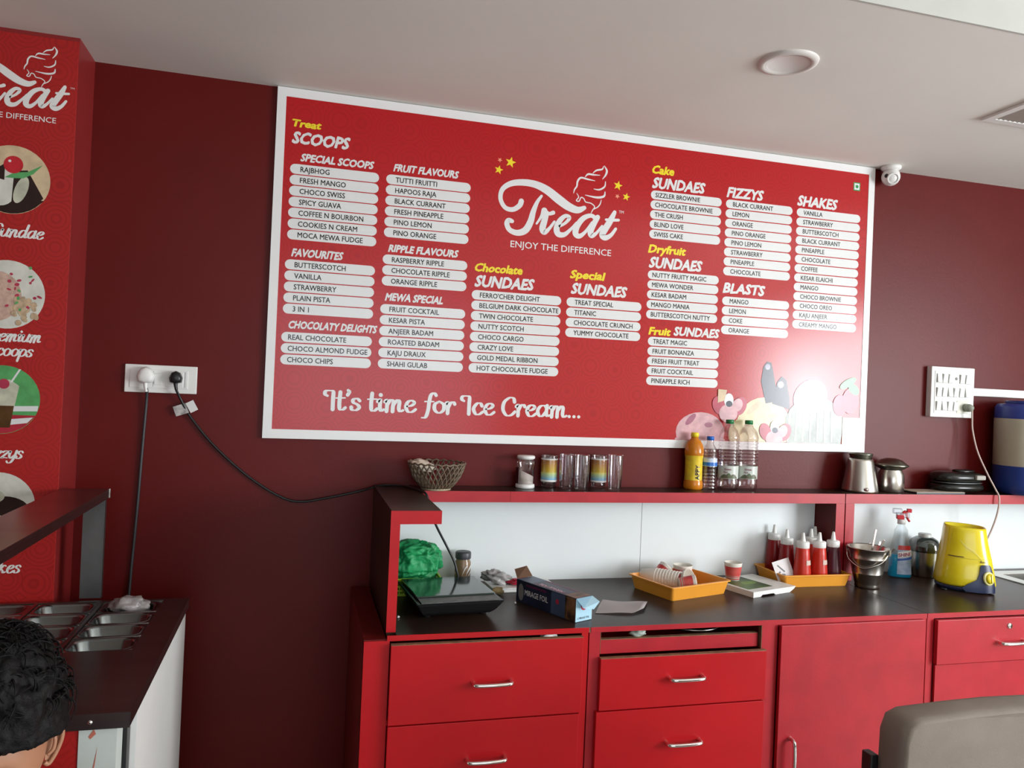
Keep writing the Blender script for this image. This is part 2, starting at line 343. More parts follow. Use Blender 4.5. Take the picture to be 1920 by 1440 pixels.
LOGO=[[(0.8846, 2.2668, 0.0203), (0.8777, 2.2494, 0.0194), (0.8526, 2.2323, 0.0177), (0.8224, 2.2375, 0.0168), (0.804, 2.2686, 0.0168), (0.8109, 2.3044, 0.0177), (0.844, 2.3288, 0.0212), (0.8931, 2.3376, 0.0247), (0.941, 2.3342, 0.0274), (0.9856, 2.3173, 0.0318), (1.031, 2.2886, 0.0344), (1.0721, 2.2654, 0.0318), (1.1083, 2.2565, 0.0256), (1.1348, 2.2677, 0.0159)], [(0.9625, 2.2947, 0.0097), (0.9462, 2.2691, 0.0141), (0.9326, 2.2322, 0.0203), (0.9234, 2.1937, 0.0247), (0.9054, 2.1607, 0.0256), (0.8758, 2.1475, 0.0221), (0.8454, 2.1549, 0.0194), (0.8325, 2.1764, 0.0194), (0.8387, 2.1903, 0.0194), (0.8524, 2.1888, 0.015)], [(0.9476, 2.189, 0.0079), (0.9647, 2.2166, 0.0115), (0.9759, 2.2408, 0.0238)], [(0.9781, 2.2402, 0.0159), (0.9948, 2.231, 0.0132), (1.0113, 2.2368, 0.0159)], [(0.9852, 2.2292, 0.0194), (0.9769, 2.199, 0.0238), (0.9712, 2.1712, 0.0247), (0.9804, 2.1595, 0.0194), (0.9986, 2.1759, 0.0124), (1.0172, 2.203, 0.0097)], [(1.0357, 2.1858, 0.0097), (1.0616, 2.2031, 0.0115), (1.0763, 2.2236, 0.015), (1.0604, 2.2292, 0.015), (1.0391, 2.2093, 0.0203), (1.0272, 2.1787, 0.0238), (1.0347, 2.1583, 0.023), (1.0592, 2.1585, 0.0177), (1.0848, 2.1821, 0.0115), (1.1061, 2.2075, 0.0097)], [(1.1842, 2.2301, 0.0177), (1.1632, 2.2408, 0.0159), (1.1322, 2.227, 0.0203), (1.1089, 2.195, 0.023), (1.1034, 2.167, 0.0238), (1.1196, 2.1579, 0.0185), (1.1435, 2.1771, 0.0124), (1.169, 2.2137, 0.0115)], [(1.1907, 2.2372, 0.0194), (1.176, 2.2101, 0.0221), (1.1638, 2.1791, 0.0238), (1.169, 2.1646, 0.0203), (1.1867, 2.1748, 0.0124), (1.2104, 2.2049, 0.0097)], [(1.2596, 2.2634, 0.015), (1.2437, 2.2296, 0.0238), (1.2224, 2.1932, 0.0256), (1.212, 2.1708, 0.0247), (1.2261, 2.1614, 0.0212), (1.2485, 2.1743, 0.015), (1.2667, 2.1996, 0.0115)], [(1.2252, 2.2312, 0.0097), (1.2504, 2.232, 0.0115), (1.2771, 2.2346, 0.0106)], [(1.2089, 2.4367, 0.0026), (1.2198, 2.42, 0.0079), (1.216, 2.4024, 0.0071), (1.2035, 2.3852, 0.0022)], [(1.2058, 2.4347, 0.0022), (1.2004, 2.4229, 0.0062), (1.1779, 2.416, 0.0062), (1.1639, 2.4042, 0.0026)], [(1.1924, 2.3989, 0.0022), (1.1674, 2.3977, 0.0062), (1.1447, 2.3977, 0.0071), (1.1331, 2.3861, 0.0026)], [(1.173, 2.3753, 0.0022), (1.1434, 2.378, 0.0062), (1.1162, 2.3808, 0.0071), (1.1033, 2.3662, 0.0071), (1.1006, 2.3468, 0.0062), (1.0923, 2.3332, 0.0053), (1.0889, 2.3193, 0.0026)], [(1.2163, 2.3768, 0.0031), (1.2135, 2.3572, 0.0062), (1.1926, 2.3433, 0.0062), (1.1699, 2.3438, 0.0022)], [(1.2162, 2.3374, 0.0035), (1.212, 2.3198, 0.0079), (1.1827, 2.3124, 0.0079), (1.1362, 2.3167, 0.0022)], [(1.1019, 2.3194, 0.0022), (1.1097, 2.3062, 0.004), (1.1013, 2.2926, 0.004), (1.1122, 2.2908, 0.0044), (1.1196, 2.3056, 0.004), (1.131, 2.3026, 0.004), (1.1392, 2.2907, 0.004), (1.1611, 2.2875, 0.004), (1.1761, 2.2762, 0.004), (1.169, 2.2627, 0.004), (1.1628, 2.2506, 0.0026)], [(1.2022, 2.3046, 0.0026), (1.1983, 2.2892, 0.0044), (1.1889, 2.2763, 0.0044), (1.1721, 2.266, 0.0035)]]
STARS=[(0.7955, 2.4108, 0.0097, 'o'), (0.837, 2.4067, 0.0214, 'y'), (0.7929, 2.3738, 0.0174, 'y'), (1.2687, 2.3676, 0.0194, 'y'), (1.2678, 2.3258, 0.0102, 'o'), (1.3048, 2.3276, 0.0163, 'y')]

# ---------------------------------------------------------------- the room
ZC = 2.573
struct('floor', box(-2.6, 5.2, -6.2, 0.1, -0.12, -0.004), GROUT)
fl = bpy.data.objects['floor']
tile = None
for ix in range(13):
    for iy in range(10):
        x0 = -2.6+ix*0.6; y0 = -0.05-iy*0.6
        if tile is None:
            tile = obj('floor_tile', box(0.003, 0.597, -0.597, -0.003, -0.010, 0.0), FLOORM, fl); tile.location = (x0, y0, 0)
        else:
            c = tile.copy(); COL.objects.link(c); c.parent = fl; c.location = (x0, y0, 0)
struct('wall_back', box(-0.60, 5.2, 0.0, 0.12, 0.0, 2.9), MAROON)
struct('wall_left', box(-2.72, -2.6, -6.2, 0.1, 0, 3.0), MAROON)
struct('wall_right', boxes((5.0, 5.12, -6.2, -4.75, 0, 3.0), (5.0, 5.12, -2.15, 0.0, 0, 3.0), (5.0, 5.12, -4.75, -2.15, 0, 0.80), (5.0, 5.12, -4.75, -2.15, 2.38, 3.0)), WHITEW)
struct('wall_front', boxes((-2.6, -0.45, -6.12, -6.0, 0, 3.0), (2.25, 5.0, -6.12, -6.0, 0, 3.0), (-0.45, 2.25, -6.12, -6.0, 2.55, 3.0), (-0.45, 2.25, -6.12, -6.0, 0, 0.48)), WHITEW)
w1 = thing('window_1', 'aluminium framed shop window', 'window', (5.06, -3.45, 0.80)); del w1['label']; del w1['category']; w1['kind'] = 'structure'
obj('window_frame', boxes((-.03, .03, -1.3, -1.25, 0, 1.58), (-.03, .03, 1.25, 1.3, 0, 1.58), (-.03, .03, -1.25, 1.25, 0, .05), (-.03, .03, -1.25, 1.25, 1.53, 1.58)), STEEL, w1)
struct('ceiling', boxes((-2.6, 5.0, -1.15, 0.0, ZC, 3.0), (-2.6, 5.0, -6.0, -1.15, 2.86, 3.0)), CEIL)
struct('trim_1', box(-2.6, 5.0, -1.158, -1.1502, ZC-0.001, 2.859), M('soffit_face_dimmed', (0.50, 0.50, 0.46), 0.75, var=0.03))  # added slab over the soffit face, darkened to offset the strong light
# projecting pier at the left with the printed red panel wrapped round it
struct('wall_pier', box(-2.6, -0.572, -0.180, 0.02, 0, ZC), M('pier_paint', (0.24, 0.018, 0.018), 0.4, var=0.06, vscale=4))


# ---------------------------------------------------------------- menu board
mb = thing('menu_board', 'large red menu board with white border and rows of white name strips', 'menu board', (0, 0, 0))
obj('board_panel', box(0.02, 2.42, -0.013, -0.001, 1.38, 2.55), BRED, mb)
obj('border_trim', boxes((0.0, 2.44, -0.0145, -0.0005, 1.36, 1.392), (0.0, 2.44, -0.0145, -0.0005, 2.540, 2.571), (0.0, 0.030, -0.0145, -0.0005, 1.392, 2.540), (2.410, 2.44, -0.0145, -0.0005, 1.392, 2.540)), BFRAME, mb)
YS, YT = -0.0134, -0.0138
ref = text_geo('MOCA MEWA FUDGE')[0]
KX = 0.222/(max(v[0] for v in ref)-min(v[0] for v in ref))
strip_cache = {}
for x0, x1, z0, dz, tx, items in GROUPS:
    for i, s in enumerate(items.split('|')):
        z = z0-dz*i
        key = round(x1-x0, 3)
        if key not in strip_cache:
            bmq = flat([pill(0, x1-x0, 0, 0.0345)], YS); q = obj('name_strip', bmq, BW, mb); strip_cache[key] = q.data
        else: q = obj('name_strip', strip_cache[key], None, mb)
        q.location = (x0, 0, z)
        obj('lettering', text(bmesh.new(), s, tx, -0.0088, YT, cap=0.0176, sx=KX, bold=0.017), INK, q)
for s, kind, x, z, w, h in HEADS:
    bm = bmesh.new()
    if kind == 's':
        nib(bm, s, x+0.004, z, YS, w=w*1.0, xh=0.043, slope=0.0, thick=0.30, thin=0.10); m = BW
    elif kind == 'n': text(bm, s, x, z, YS, w=w, cap=h, bold=0.008); m = BW
    else: text(bm, s, x, z, YS, w=w*0.97, cap=h*0.98, bold=0.045, shear=0.22, bounce=h*0.03); m = BW if kind == 'w' else YEL
    obj('heading_lettering', bm, m, mb)
bm = bmesh.new()
for st in LOGO: ribbon(bm, st, YS)
obj('logo', bm, BW, mb, label='white swash script logo with an ice cream swirl')
for x, z, r, c in STARS: obj('star_print', flat([star(x, z, r, 0.2 if c == 'y' else 0.5)], YS), YEL if c == 'y' else SALM, mb)
v = obj('green_dot_mark', flat([[(2.335, 2.465), (2.368, 2.465), (2.368, 2.500), (2.335, 2.500)]], YS), GREENP, mb)
bm = flat([[(2.339, 2.469), (2.364, 2.469), (2.364, 2.496), (2.339, 2.496)]], YT); obj('mark_ground', bm, BW, v)
obj('mark_dot', flat([disc(2.3515, 2.4825, 0.0072)], -0.0142), GREENP, v)

def P(name, c, v=0.15, vs=30): return M(name, c, 0.22, var=v, vscale=vs)
pk = P('print_pink_ice', (0.62, 0.36, 0.38), 0.2); yl = P('print_yellow_ice', (0.72, 0.62, 0.36), 0.18); gy = P('print_glass_grey', (0.24, 0.26, 0.22), 0.4, 18)
dk = P('print_black_currant', (0.03, 0.04, 0.06)); ch = P('print_cherry', (0.45, 0.05, 0.09)); crm = P('print_cream', (0.62, 0.48, 0.30)); lv = P('print_leaf', (0.10, 0.36, 0.12)); bl = P('print_lilac', (0.34, 0.33, 0.44), 0.25)
pic = obj('picture_print', flat([disc(1.665, 1.430, 0.105, 0.072)], YS), pk, mb, label='printed picture of ice cream scoops and fruit')
_pk = [0]
def pp(polys, m, k=0):
    for q in polys:
        _pk[0] += 1; obj('picture_patch', flat([q], YS-0.00008*_pk[0]), m, pic)
def clipz(pl): return [(min(x, 2.409), max(z, 1.393)) for x, z in pl]
pp([clipz(disc(1.665, 1.425, 0.108, 0.080)), clipz(disc(1.665, 1.395, 0.112, 0.02))], pk, 0)
pp([disc(1.620, 1.475, 0.030, 0.012, rot=0.8), disc(1.700, 1.455, 0.018, 0.010)], P('print_berry_swirl', (0.35, 0.12, 0.18)), 1)
pp([clipz(disc(1.950, 1.455, 0.125, 0.120)), clipz(disc(1.86, 1.42, 0.07, 0.07))], yl, 0)
pp([disc(1.90, 1.53, 0.04, 0.012, rot=0.7), disc(1.99, 1.50, 0.02, 0.012)], crm, 1)
pp([[(1.930, 1.64), (1.938, 1.70), (1.955, 1.722), (1.975, 1.718), (1.985, 1.68), (2.000, 1.62), (2.005, 1.56), (1.955, 1.55)], [(1.985, 1.55), (2.005, 1.64), (2.025, 1.665), (2.048, 1.65), (2.065, 1.58), (2.07, 1.53)]], dk, 0)
pp([disc(2.022, 1.63, 0.014), disc(1.958, 1.70, 0.012)], bl, 1)
pp([clipz(disc(2.190, 1.470, 0.140, 0.120)), clipz([(2.06, 1.39), (2.32, 1.39), (2.33, 1.50), (2.05, 1.50)])], gy, 1)
pp([disc(2.165, 1.585, 0.085, 0.070, rot=0.5)], bl, 2)
pp([disc(2.15, 1.60, 0.05, 0.030, rot=0.6)], P('print_pale_lilac', (0.50, 0.48, 0.58), 0.3), 3)
pp([clipz([(2.06+0.035*i, 1.40), (2.068+0.035*i, 1.40), (2.075+0.033*i, 1.53), (2.067+0.033*i, 1.53)]) for i in range(7)], P('print_silver', (0.38, 0.40, 0.36)), 3)
pp([disc(2.31, 1.555, 0.035, 0.045), disc(2.36, 1.575, 0.04, 0.055)], ch, 3)
pp([disc(2.345, 1.650, 0.045, 0.016, rot=0.5), disc(2.375, 1.625, 0.03, 0.02, rot=-0.6)], lv, 3)
pp([clipz([(2.325, 1.39), (2.41, 1.39), (2.41, 1.505), (2.325, 1.505)])], crm, 4)
def cherry_half(x, z, s, k):
    pp([disc(x-0.035*s, z, 0.022*s, 0.030*s, rot=0.4), disc(x+0.040*s, z, 0.024*s, 0.032*s, rot=-0.5)], ch, k)
    pp([clipz(disc(x, z-0.025*s, 0.033*s, 0.030*s)), disc(x+0.032*s, z+0.004, 0.018*s, 0.022*s, rot=-0.5)], pk, k+1)
    pp([disc(x, z+0.018*s, 0.017*s, 0.022*s)], BW, k+2); pp([disc(x+0.002, z+0.006*s, 0.012*s, 0.010*s)], dk, k+3)
cherry_half(1.785, 1.535, 1.25, 5); cherry_half(1.975+0.025, 1.435, 1.2, 5)
pp([[(1.735, 1.545), (1.765, 1.555), (1.775, 1.598), (1.735, 1.600)]], crm, 4)

# printed panel on the pier
pp0 = thing('column_banner', 'tall red printed panel on the left pier with round dessert pictures and white script', 'banner', (0, 0, 0))
obj('banner_panel', box(-1.55, -0.573, -0.1835, -0.1802, 0.03, 2.560, bev=0.001), CRED, pp0)
YC = -0.1838
def lmap(p): return (-0.593+(p[0]-1.280)*0.652, 2.399+(p[1]-2.235)*0.672, p[2]*0.66)
bm = bmesh.new()
for st in LOGO: ribbon(bm, [lmap(p) for p in st], YC)
text(bm, 'ENJOY THE DIFFERENCE', -0.626-0.402*0.652, 2.305, YC, w=0.402*0.652, cap=0.0160, bold=0.008)
text(bm, 'TM', -0.592, 2.414, YC, w=0.012, cap=0.005)
obj('logo', bm, WPLAST, pp0, label='white swash script logo with an ice cream swirl')
def blobs(seed, n, cx, cz, r, s0, s1, y):
    rr = random.Random(seed); L = []
    while len(L) < n:
        x, z = rr.uniform(-r, r), rr.uniform(-r, r)
        if math.hypot(x, z) < r-s1: L.append(disc(cx+x, cz+z, rr.uniform(s0, s1), rr.uniform(s0, s1)*0.7, n=8, rot=rr.uniform(0, 3)))
    return L
cx, R = -0.735, 0.102
def half(cx, cz, r, zc):   # part of a disc below zc
    return [(x, min(z, cz+zc)) for x, z in disc(cx, cz, r, n=36)]
_lk = 0
def photo(cz, base, name):
    global _lk; _lk = 0
    return obj('round_picture', flat([disc(cx, cz, R, n=40)], YC), base, pp0, label=name)
def lay(o, polys, m, k):
    global _lk
    if len(polys) > 6:
        bm = bmesh.new()
        for q in polys: _lk += 1; flat([q], YC-0.00003*_lk, bm)
        obj('picture_specks', bm, m, o, kind='stuff'); return
    for q in polys: _lk += 1; obj('picture_patch', flat([q], YC-0.00006*_lk), m, o)
dwhite = P('print_dish_white', (0.66, 0.66, 0.58), 0.1); choc = P('print_chocolate', (0.025, 0.012, 0.010)); ice = P('print_vanilla', (0.52, 0.52, 0.40), 0.2)
o = photo(2.123, crm, 'round picture of a chocolate sundae with a cherry')
lay(o, [half(cx, 2.123, R*0.99, -0.055)], choc, 1)
lay(o, [disc(cx-0.03, 2.098, 0.045, 0.055), disc(cx-0.08, 2.16, 0.03, 0.02)], dwhite, 2)
lay(o, [[(cx+0.005, 2.15), (cx+0.04, 2.155), (cx+0.085, 2.075), (cx+0.06, 2.045), (cx, 2.04)], [(cx-0.07, 2.13), (cx-0.02, 2.17), (cx-0.02, 2.12)]], choc, 3)
lay(o, [disc(cx+0.025, 2.095, 0.017, 0.042, rot=-0.3)], ice, 4)
lay(o, [[(cx-0.02, 2.128), (cx+0.005, 2.145), (cx+0.04, 2.150), (cx+0.08, 2.175), (cx+0.055, 2.145), (cx+0.03, 2.130), (cx+0.005, 2.128)]], lv, 5)
lay(o, [disc(cx+0.002, 2.168, 0.026)], P('print_bright_cherry', (0.50, 0.02, 0.03)), 6); lay(o, [disc(cx-0.008, 2.178, 0.004)], BW, 7)
o = photo(1.781, dwhite, 'round picture of pink scoops with nuts')
lay(o, [[(x, z) for x, z in disc(cx-0.03, 1.775, 0.070, 0.075)]], P('print_pink_scoop', (0.56, 0.38, 0.30), 0.2, 60), 1)
lay(o, blobs(4, 26, cx, 1.765, R, 0.003, 0.008, 0), ch, 3)
lay(o, blobs(5, 30, cx+0.045, 1.735, 0.052, 0.006, 0.013, 0), P('print_nuts', (0.52, 0.38, 0.24), 0.3, 60), 2)
lay(o, blobs(6, 8, cx, 1.80, R, 0.003, 0.006, 0), lv, 4)
o = photo(1.468, lv, 'round picture of a cola float on a lawn')
lay(o, [half(cx, 1.468, R*0.99, -0.045)], P('print_red_cloth', (0.42, 0.03, 0.05)), 1)
lay(o, [[(cx-0.09, 1.430), (cx+0.096, 1.436), (cx+0.098, 1.452), (cx-0.09, 1.445)], [(cx+0.0, 1.39), (cx+0.07, 1.40), (cx+0.085, 1.417), (cx+0.02, 1.41)]], BW, 2)
lay(o, [[(cx-0.03, 1.385), (cx+0.025, 1.385), (cx+0.040, 1.50), (cx-0.045, 1.50)]], P('print_cola', (0.12, 0.06, 0.02), 0.5, 12), 3)
lay(o, [[(cx-0.045, 1.45), (cx+0.035, 1.45), (cx+0.045, 1.51), (cx+0.02, 1.528), (cx-0.03, 1.525), (cx-0.05, 1.51)]], ice, 4)
lay(o, [disc(cx+0.004, 1.515, 0.015)], ch, 5); lay(o, [[(cx+0.02, 1.52), (cx+0.026, 1.52), (cx+0.048, 1.56), (cx+0.042, 1.56)]], BW, 5)
o = photo(1.150, dwhite, 'round picture of a dark shake in a white dish')
lay(o, [disc(cx+0.03, 1.150, 0.055, 0.03, rot=-0.15)], choc, 1); lay(o, [disc(cx-0.02, 1.18, 0.04, 0.022)], ice, 2)
for s, xr, z, xh in (('Sundae', -0.647, 1.952, 0.0235), ('Premium', -0.640, 1.642, 0.0225), ('Scoops', -0.662, 1.598, 0.0225), ('Fizzys', -0.676, 1.293, 0.0235), ('Shakes', -0.668, 0.952, 0.0235)):
    n = sum(GL[c][0] for c in s); wd = n*xh*0.98
    obj('heading_lettering', nib(bmesh.new(), s, xr-wd, z, YC, w=wd, xh=xh, shear=0.28, thick=0.30, thin=0.10), WPLAST, pp0)

# ---------------------------------------------------------------- ceiling things
t = thing('ceiling_light', 'round flush white ceiling downlight with raised rim', 'light', (1.478, -0.785, ZC))
obj('rim', lathe([(0.062, -0.003), (0.064, -0.008), (0.074, -0.010), (0.086, -0.006), (0.088, 0.0)], 40), M('lamp_rim_paint', (0.68, 0.64, 0.60), 0.5), t)
obj('diffuser', lathe([(0, -0.005), (0.058, -0.005), (0.063, -0.008)], 40), M('frosted_diffuser', (0.75, 0.72, 0.69), 0.5), t)
t = thing('air_vent', 'white ceiling air grille with dark slots above the right wall', 'vent', (2.355, -1.10, ZC))
obj('frame', boxes((0, 0.60, 0, 0.028, -0.010, -0.001), (0, 0.60, 0.442, 0.47, -0.010, -0.001), (0, 0.030, 0.028, 0.442, -0.010, -0.001), (0.57, 0.60, 0.028, 0.442, -0.010, -0.001)), WPLAST, t)
obj('backing', box(0.03, 0.57, 0.028, 0.442, -0.0030, -0.0012), DARKIN, t)
me = None
for i in range(27):
    o = obj('slat', xf(box(-0.006, 0.006, 0.028, 0.442, -0.0012, 0.0012), RY(0.35)) if me is None else me, M('vent_slat_paint', (0.5, 0.48, 0.44), 0.5, var=0.05) if me is None else None, t)
    me = o.data; o.location = (0.040+i*0.0200, 0, -0.0062)
t = thing('security_camera', 'small white eyeball security camera in the corner between board and ceiling', 'camera', (2.487, -0.052, ZC))
obj('mount', lathe([(0.0, 0), (0.040, 0), (0.040, -0.010), (0.030, -0.018), (0.0, -0.018)], 24), WPLAST, t)
o = obj('camera_ball', lathe([(0.037*math.sin(a), -0.044+0.037*math.cos(a)) for a in [PI*i/14 for i in range(15)]], 28), WPLAST, t)
aim = Vector((-0.35, -0.80, -0.42)).to_track_quat('Z', 'Y').to_matrix().to_4x4()
c = T(0, 0, -0.044)
obj('lens_ring', xf(lathe([(0.024, 0.026), (0.0245, 0.033), (0.019, 0.036), (0.018, 0.030)], 24), c@aim), WPLAST, t)
obj('lens', xf(lathe([(0.0, 0.0345), (0.008, 0.034), (0.0185, 0.031)], 24), c@aim), M('lens_dark', (0.05, 0.03, 0.02), 0.15, var=0.3, vscale=200), t)
s2 = Vector((-0.9, -0.35, -0.05)).to_track_quat('Z', 'Y').to_matrix().to_4x4()
obj('sensor_window', xf(lathe([(0.0, 0.0375), (0.008, 0.037), (0.009, 0.035)], 16), c@s2), BPLAST, t)

# ---------------------------------------------------------------- wall switches, plugs, conduit
t = thing('switch_plate', 'long white switch and socket plate on the dark red wall left of the board', 'socket', (-0.328, 0, 1.547))
obj('plate', box(-0.111, 0.111, -0.011, -0.0005, -0.046, 0.046, bev=0.003), WPLAST, t)
obj('module_panel', box(-0.095, 0.083, -0.0135, -0.0105, -0.030, 0.030, bev=0.001), WPLAST, t)
obj('rocker_switch', xf(box(-0.012, 0.012, -0.006, 0.0, -0.018, 0.018, bev=0.0015), T(-0.008, -0.0125, 0)@RX(0.12)), WPLAST, t)
obj('socket_face', box(0.014, 0.068, -0.0155, -0.013, -0.024, 0.024, bev=0.001), WPLAST, t)
obj('groove', boxes((0.0735, 0.0750, -0.0140, -0.0130, -0.026, 0.026), (-0.024, -0.0230, -0.0140, -0.0130, -0.026, 0.026)), BSTEEL, t)
def plug(name, x, z, s, m, label, yb):
    tt = thing(name, label, 'plug', (x, yb, z))
    pr = [(-0.022, -0.018), (-0.026, 0.0), (-0.016, 0.022), (0, 0.029), (0.016, 0.022), (0.026, 0.0), (0.022, -0.018), (0, -0.024)]
    bm = bmesh.new(); R_ = []
    for k, (sc, y) in enumerate([(0.92, 0.0), (1.0, -0.008), (1.0, -0.020), (0.86, -0.030), (0.5, -0.035)]):
        R_.append([bm.verts.new((a*sc*s, y, b*sc*s)) for a, b in pr])
    for a, b in zip(R_, R_[1:]):
        for i in range(8): bm.faces.new((a[i], a[(i+1) % 8], b[(i+1) % 8], b[i]))
    bm.faces.new(R_[-1]); bm.faces.new(R_[0][::-1])
    bmesh.ops.subdivide_edges(bm, edges=bm.edges, cuts=1, smooth=0.6, use_grid_fill=True)
    for f in bm.faces: f.smooth = True
    obj('plug_body', bm, m, tt)
    obj('cord_grip', tube([(0, -0.016, -0.018*s), (0.001, -0.018, -0.032*s), (0.004, -0.018, -0.050*s)], lambda q: 0.0075-0.003*q, n=10), BPLAST if m is BPLAST else m, tt)
    return tt
plug('power_plug', -0.372, 1.556, 1.05, WPLAST, 'bulky white plug in the left end of the wall socket plate', -0.0138)
plug('power_plug', -0.280, 1.553, 0.80, BPLAST, 'small black plug in the wall socket plate', -0.0158)
tag(obj('wall_cable', tube([(-0.368, -0.033, 1.515), (-0.369, -0.014, 1.48), (-0.377, -0.008, 1.30), (-0.384, -0.008, 1.10), (-0.394, -0.010, 0.88), (-0.40, -0.03, 0.60), (-0.40, -0.06, 0.3)], 0.0048), M('grey_black_cord', (0.04, 0.04, 0.045), 0.4)), 'dark grey cord hanging straight down the wall from the white plug', 'cord')
cord = thing('cooktop_cord', 'black cord sagging from the black plug to the cooktop on the counter', 'cord', (0, 0, 0))
obj('cord', tube([(-0.277, -0.034, 1.514), (-0.262, -0.02, 1.480), (-0.232, -0.010, 1.425), (-0.154, -0.009, 1.330), (-0.047, -0.009, 1.233), (0.060, -0.009, 1.163), (0.134, -0.010, 1.142), (0.239, -0.010, 1.158), (0.350, -0.015, 1.184), (0.402, -0.035, 1.203), (0.457, -0.052, 1.207), (0.500, -0.10, 1.207), (0.527, -0.20, 1.207), (0.540, -0.235, 1.200), (0.556, -0.235, 1.150), (0.580, -0.215, 1.095), (0.619, -0.20, 1.027), (0.649, -0.20, 0.972), (0.662, -0.205, 0.930), (0.664, -0.225, 0.905)], 0.0042, smooth=8), BPLAST, cord)
tg = obj('paper_tag', xf(box(-0.021, 0.021, -0.0006, 0.0006, -0.017, 0.017), T(-0.262, -0.0165, 1.448)@RY(-0.35)), M('tag_paper', (0.55, 0.52, 0.50), 0.7, dark=(0.25, 0.24, 0.23), vscale=70), cord, label='white paper tag folded over the cord')
obj('folded_flap', xf(box(-0.013, 0.013, -0.0008, 0.0008, -0.018, 0.018), T(-0.228, -0.019, 1.460)@RY(-0.50)), M('tag_white', (0.68, 0.68, 0.66), 0.6, var=0.05), tg)

t = thing('switch_board', 'square white switchboard with rows of switches on the right wall', 'switchboard', (2.873, 0, 1.633))
obj('housing', box(-0.115, 0.115, -0.030, -0.0005, -0.110, 0.110, bev=0.004), WPLAST, t)
obj('module_panel', box(-0.098, 0.098, -0.0325, -0.0295, -0.092, 0.092, bev=0.001), WPLAST, t)
SWS = M('switch_edge_grey', (0.35, 0.35, 0.33), 0.5)
for r in range(3):
    for c_ in range(6):
        if r == 2 and c_ > 3: continue
        if r == 0 and c_ == 3: continue
        x = -0.078+c_*0.0305; z = 0.060-r*0.060
        q = obj('rocker_switch', xf(box(-0.0115, 0.0115, -0.007, 0, -0.019, 0.019, bev=0.001), T(x, -0.0315, z)@RX(0.14*(1 if (r+c_) % 3 else -1))), WPLAST, t)
        obj('switch_edge', boxes((x-0.0130, x-0.0118, -0.0345, -0.0320, z-0.020, z+0.020), (x-0.013, x+0.012, -0.0345, -0.0320, z-0.0215, z-0.0203)), SWS, q)
obj('indicator', xf(lathe([(0, 0.004), (0.006, 0.003), (0.007, 0)], 12), T(0.014, -0.0325, 0.060)@RX(PI/2)), SWS, t)
obj('socket_face', box(0.020, 0.080, -0.0345, -0.032, -0.090, -0.035, bev=0.001), M('ivory_plastic', (0.62, 0.62, 0.52), 0.4, var=0.03), t)
tag(obj('cord_plug', xf(lathe([(0.0, 0.038), (0.010, 0.036), (0.017, 0.022), (0.018, 0.0), (0, 0)], 18), T(2.940, -0.0350, 1.568)@RX(PI/2)), M('grey_green_plug', (0.28, 0.30, 0.24), 0.5)), 'grey round plug in the lower corner of the right switchboard', 'plug')
tag(obj('appliance_cable', tube([(2.944, -0.066, 1.560), (2.952, -0.060, 1.525), (2.962, -0.055, 1.47), (2.972, -0.075, 1.38), (2.986, -0.115, 1.29), (2.997, -0.150, 1.225), (2.999, -0.167, 1.195), (2.999, -0.166, 1.15), (3.000, -0.150, 1.09), (2.985, -0.135, 1.02), (2.935, -0.150, 0.958), (2.890, -0.190, 0.925), (2.850, -0.215, 0.905)], 0.0036, smooth=8), M('pale_cord', (0.60, 0.47, 0.42), 0.5)), 'thin pale cord running from the right switchboard over the shelf to the yellow mixer', 'cord')
tag(obj('conduit', box(2.99, 4.4, -0.018, -0.0005, 1.622, 1.657, bev=0.002), WPLAST), 'white plastic cable trunking leading right from the switchboard', 'conduit')

# ---------------------------------------------------------------- counter cabinets
YF = -0.600
def handle(p, x0, x1, z, yf=YF-0.018, vertical=False):
    L = x1-x0
    pts = [(0, 0, 0), (0.001, -0.018, 0), (0.012, -0.026, 0), (L/2, -0.029, 0), (L-0.012, -0.026, 0), (L-0.001, -0.018, 0), (L, 0, 0)]
    bm = tube(pts, 0.0062, n=10, smooth=5)
    for q in (0, L): xf_ = bmesh.ops.create_cone(bm, segments=12, radius1=0.0075, radius2=0.006, depth=0.006, cap_ends=True, matrix=T(q, -0.003, 0)@RX(PI/2))
    if vertical: xf(bm, RY(PI/2))
    return obj('handle', bm, CHROME, p, loc=(x0, yf, z) if not vertical else (x0, yf, z))
def drawer(p, x0, x1, z0, z1, m, hx=None, hz=None, yf=YF, depth=True, name='drawer', tilt=0.0):
    l = [(x0, x1, yf-0.018, yf-0.001, z0, z1, 0.0012)]
    if depth: l += [(x0+0.02, x1-0.02, yf+0.40, yf+0.41, z0+0.02, z1-0.05), (x0+0.015, x0+0.025, yf, yf+0.41, z0+0.02, z1-0.05), (x1-0.025, x1-0.015, yf, yf+0.41, z0+0.02, z1-0.05), (x0+0.02, x1-0.02, yf, yf+0.41, z0+0.02, z0+0.028)]
    d = obj(name, boxes(*l), m, p)
    if hx is not None: handle(d, hx, hx+0.113, hz)
    return d
def edge(p, x0, x1, z, yf=YF): obj('bare_edge', box(x0, x1, yf-0.0175, yf-0.002, z, z+0.0022), RAWPLY, p)
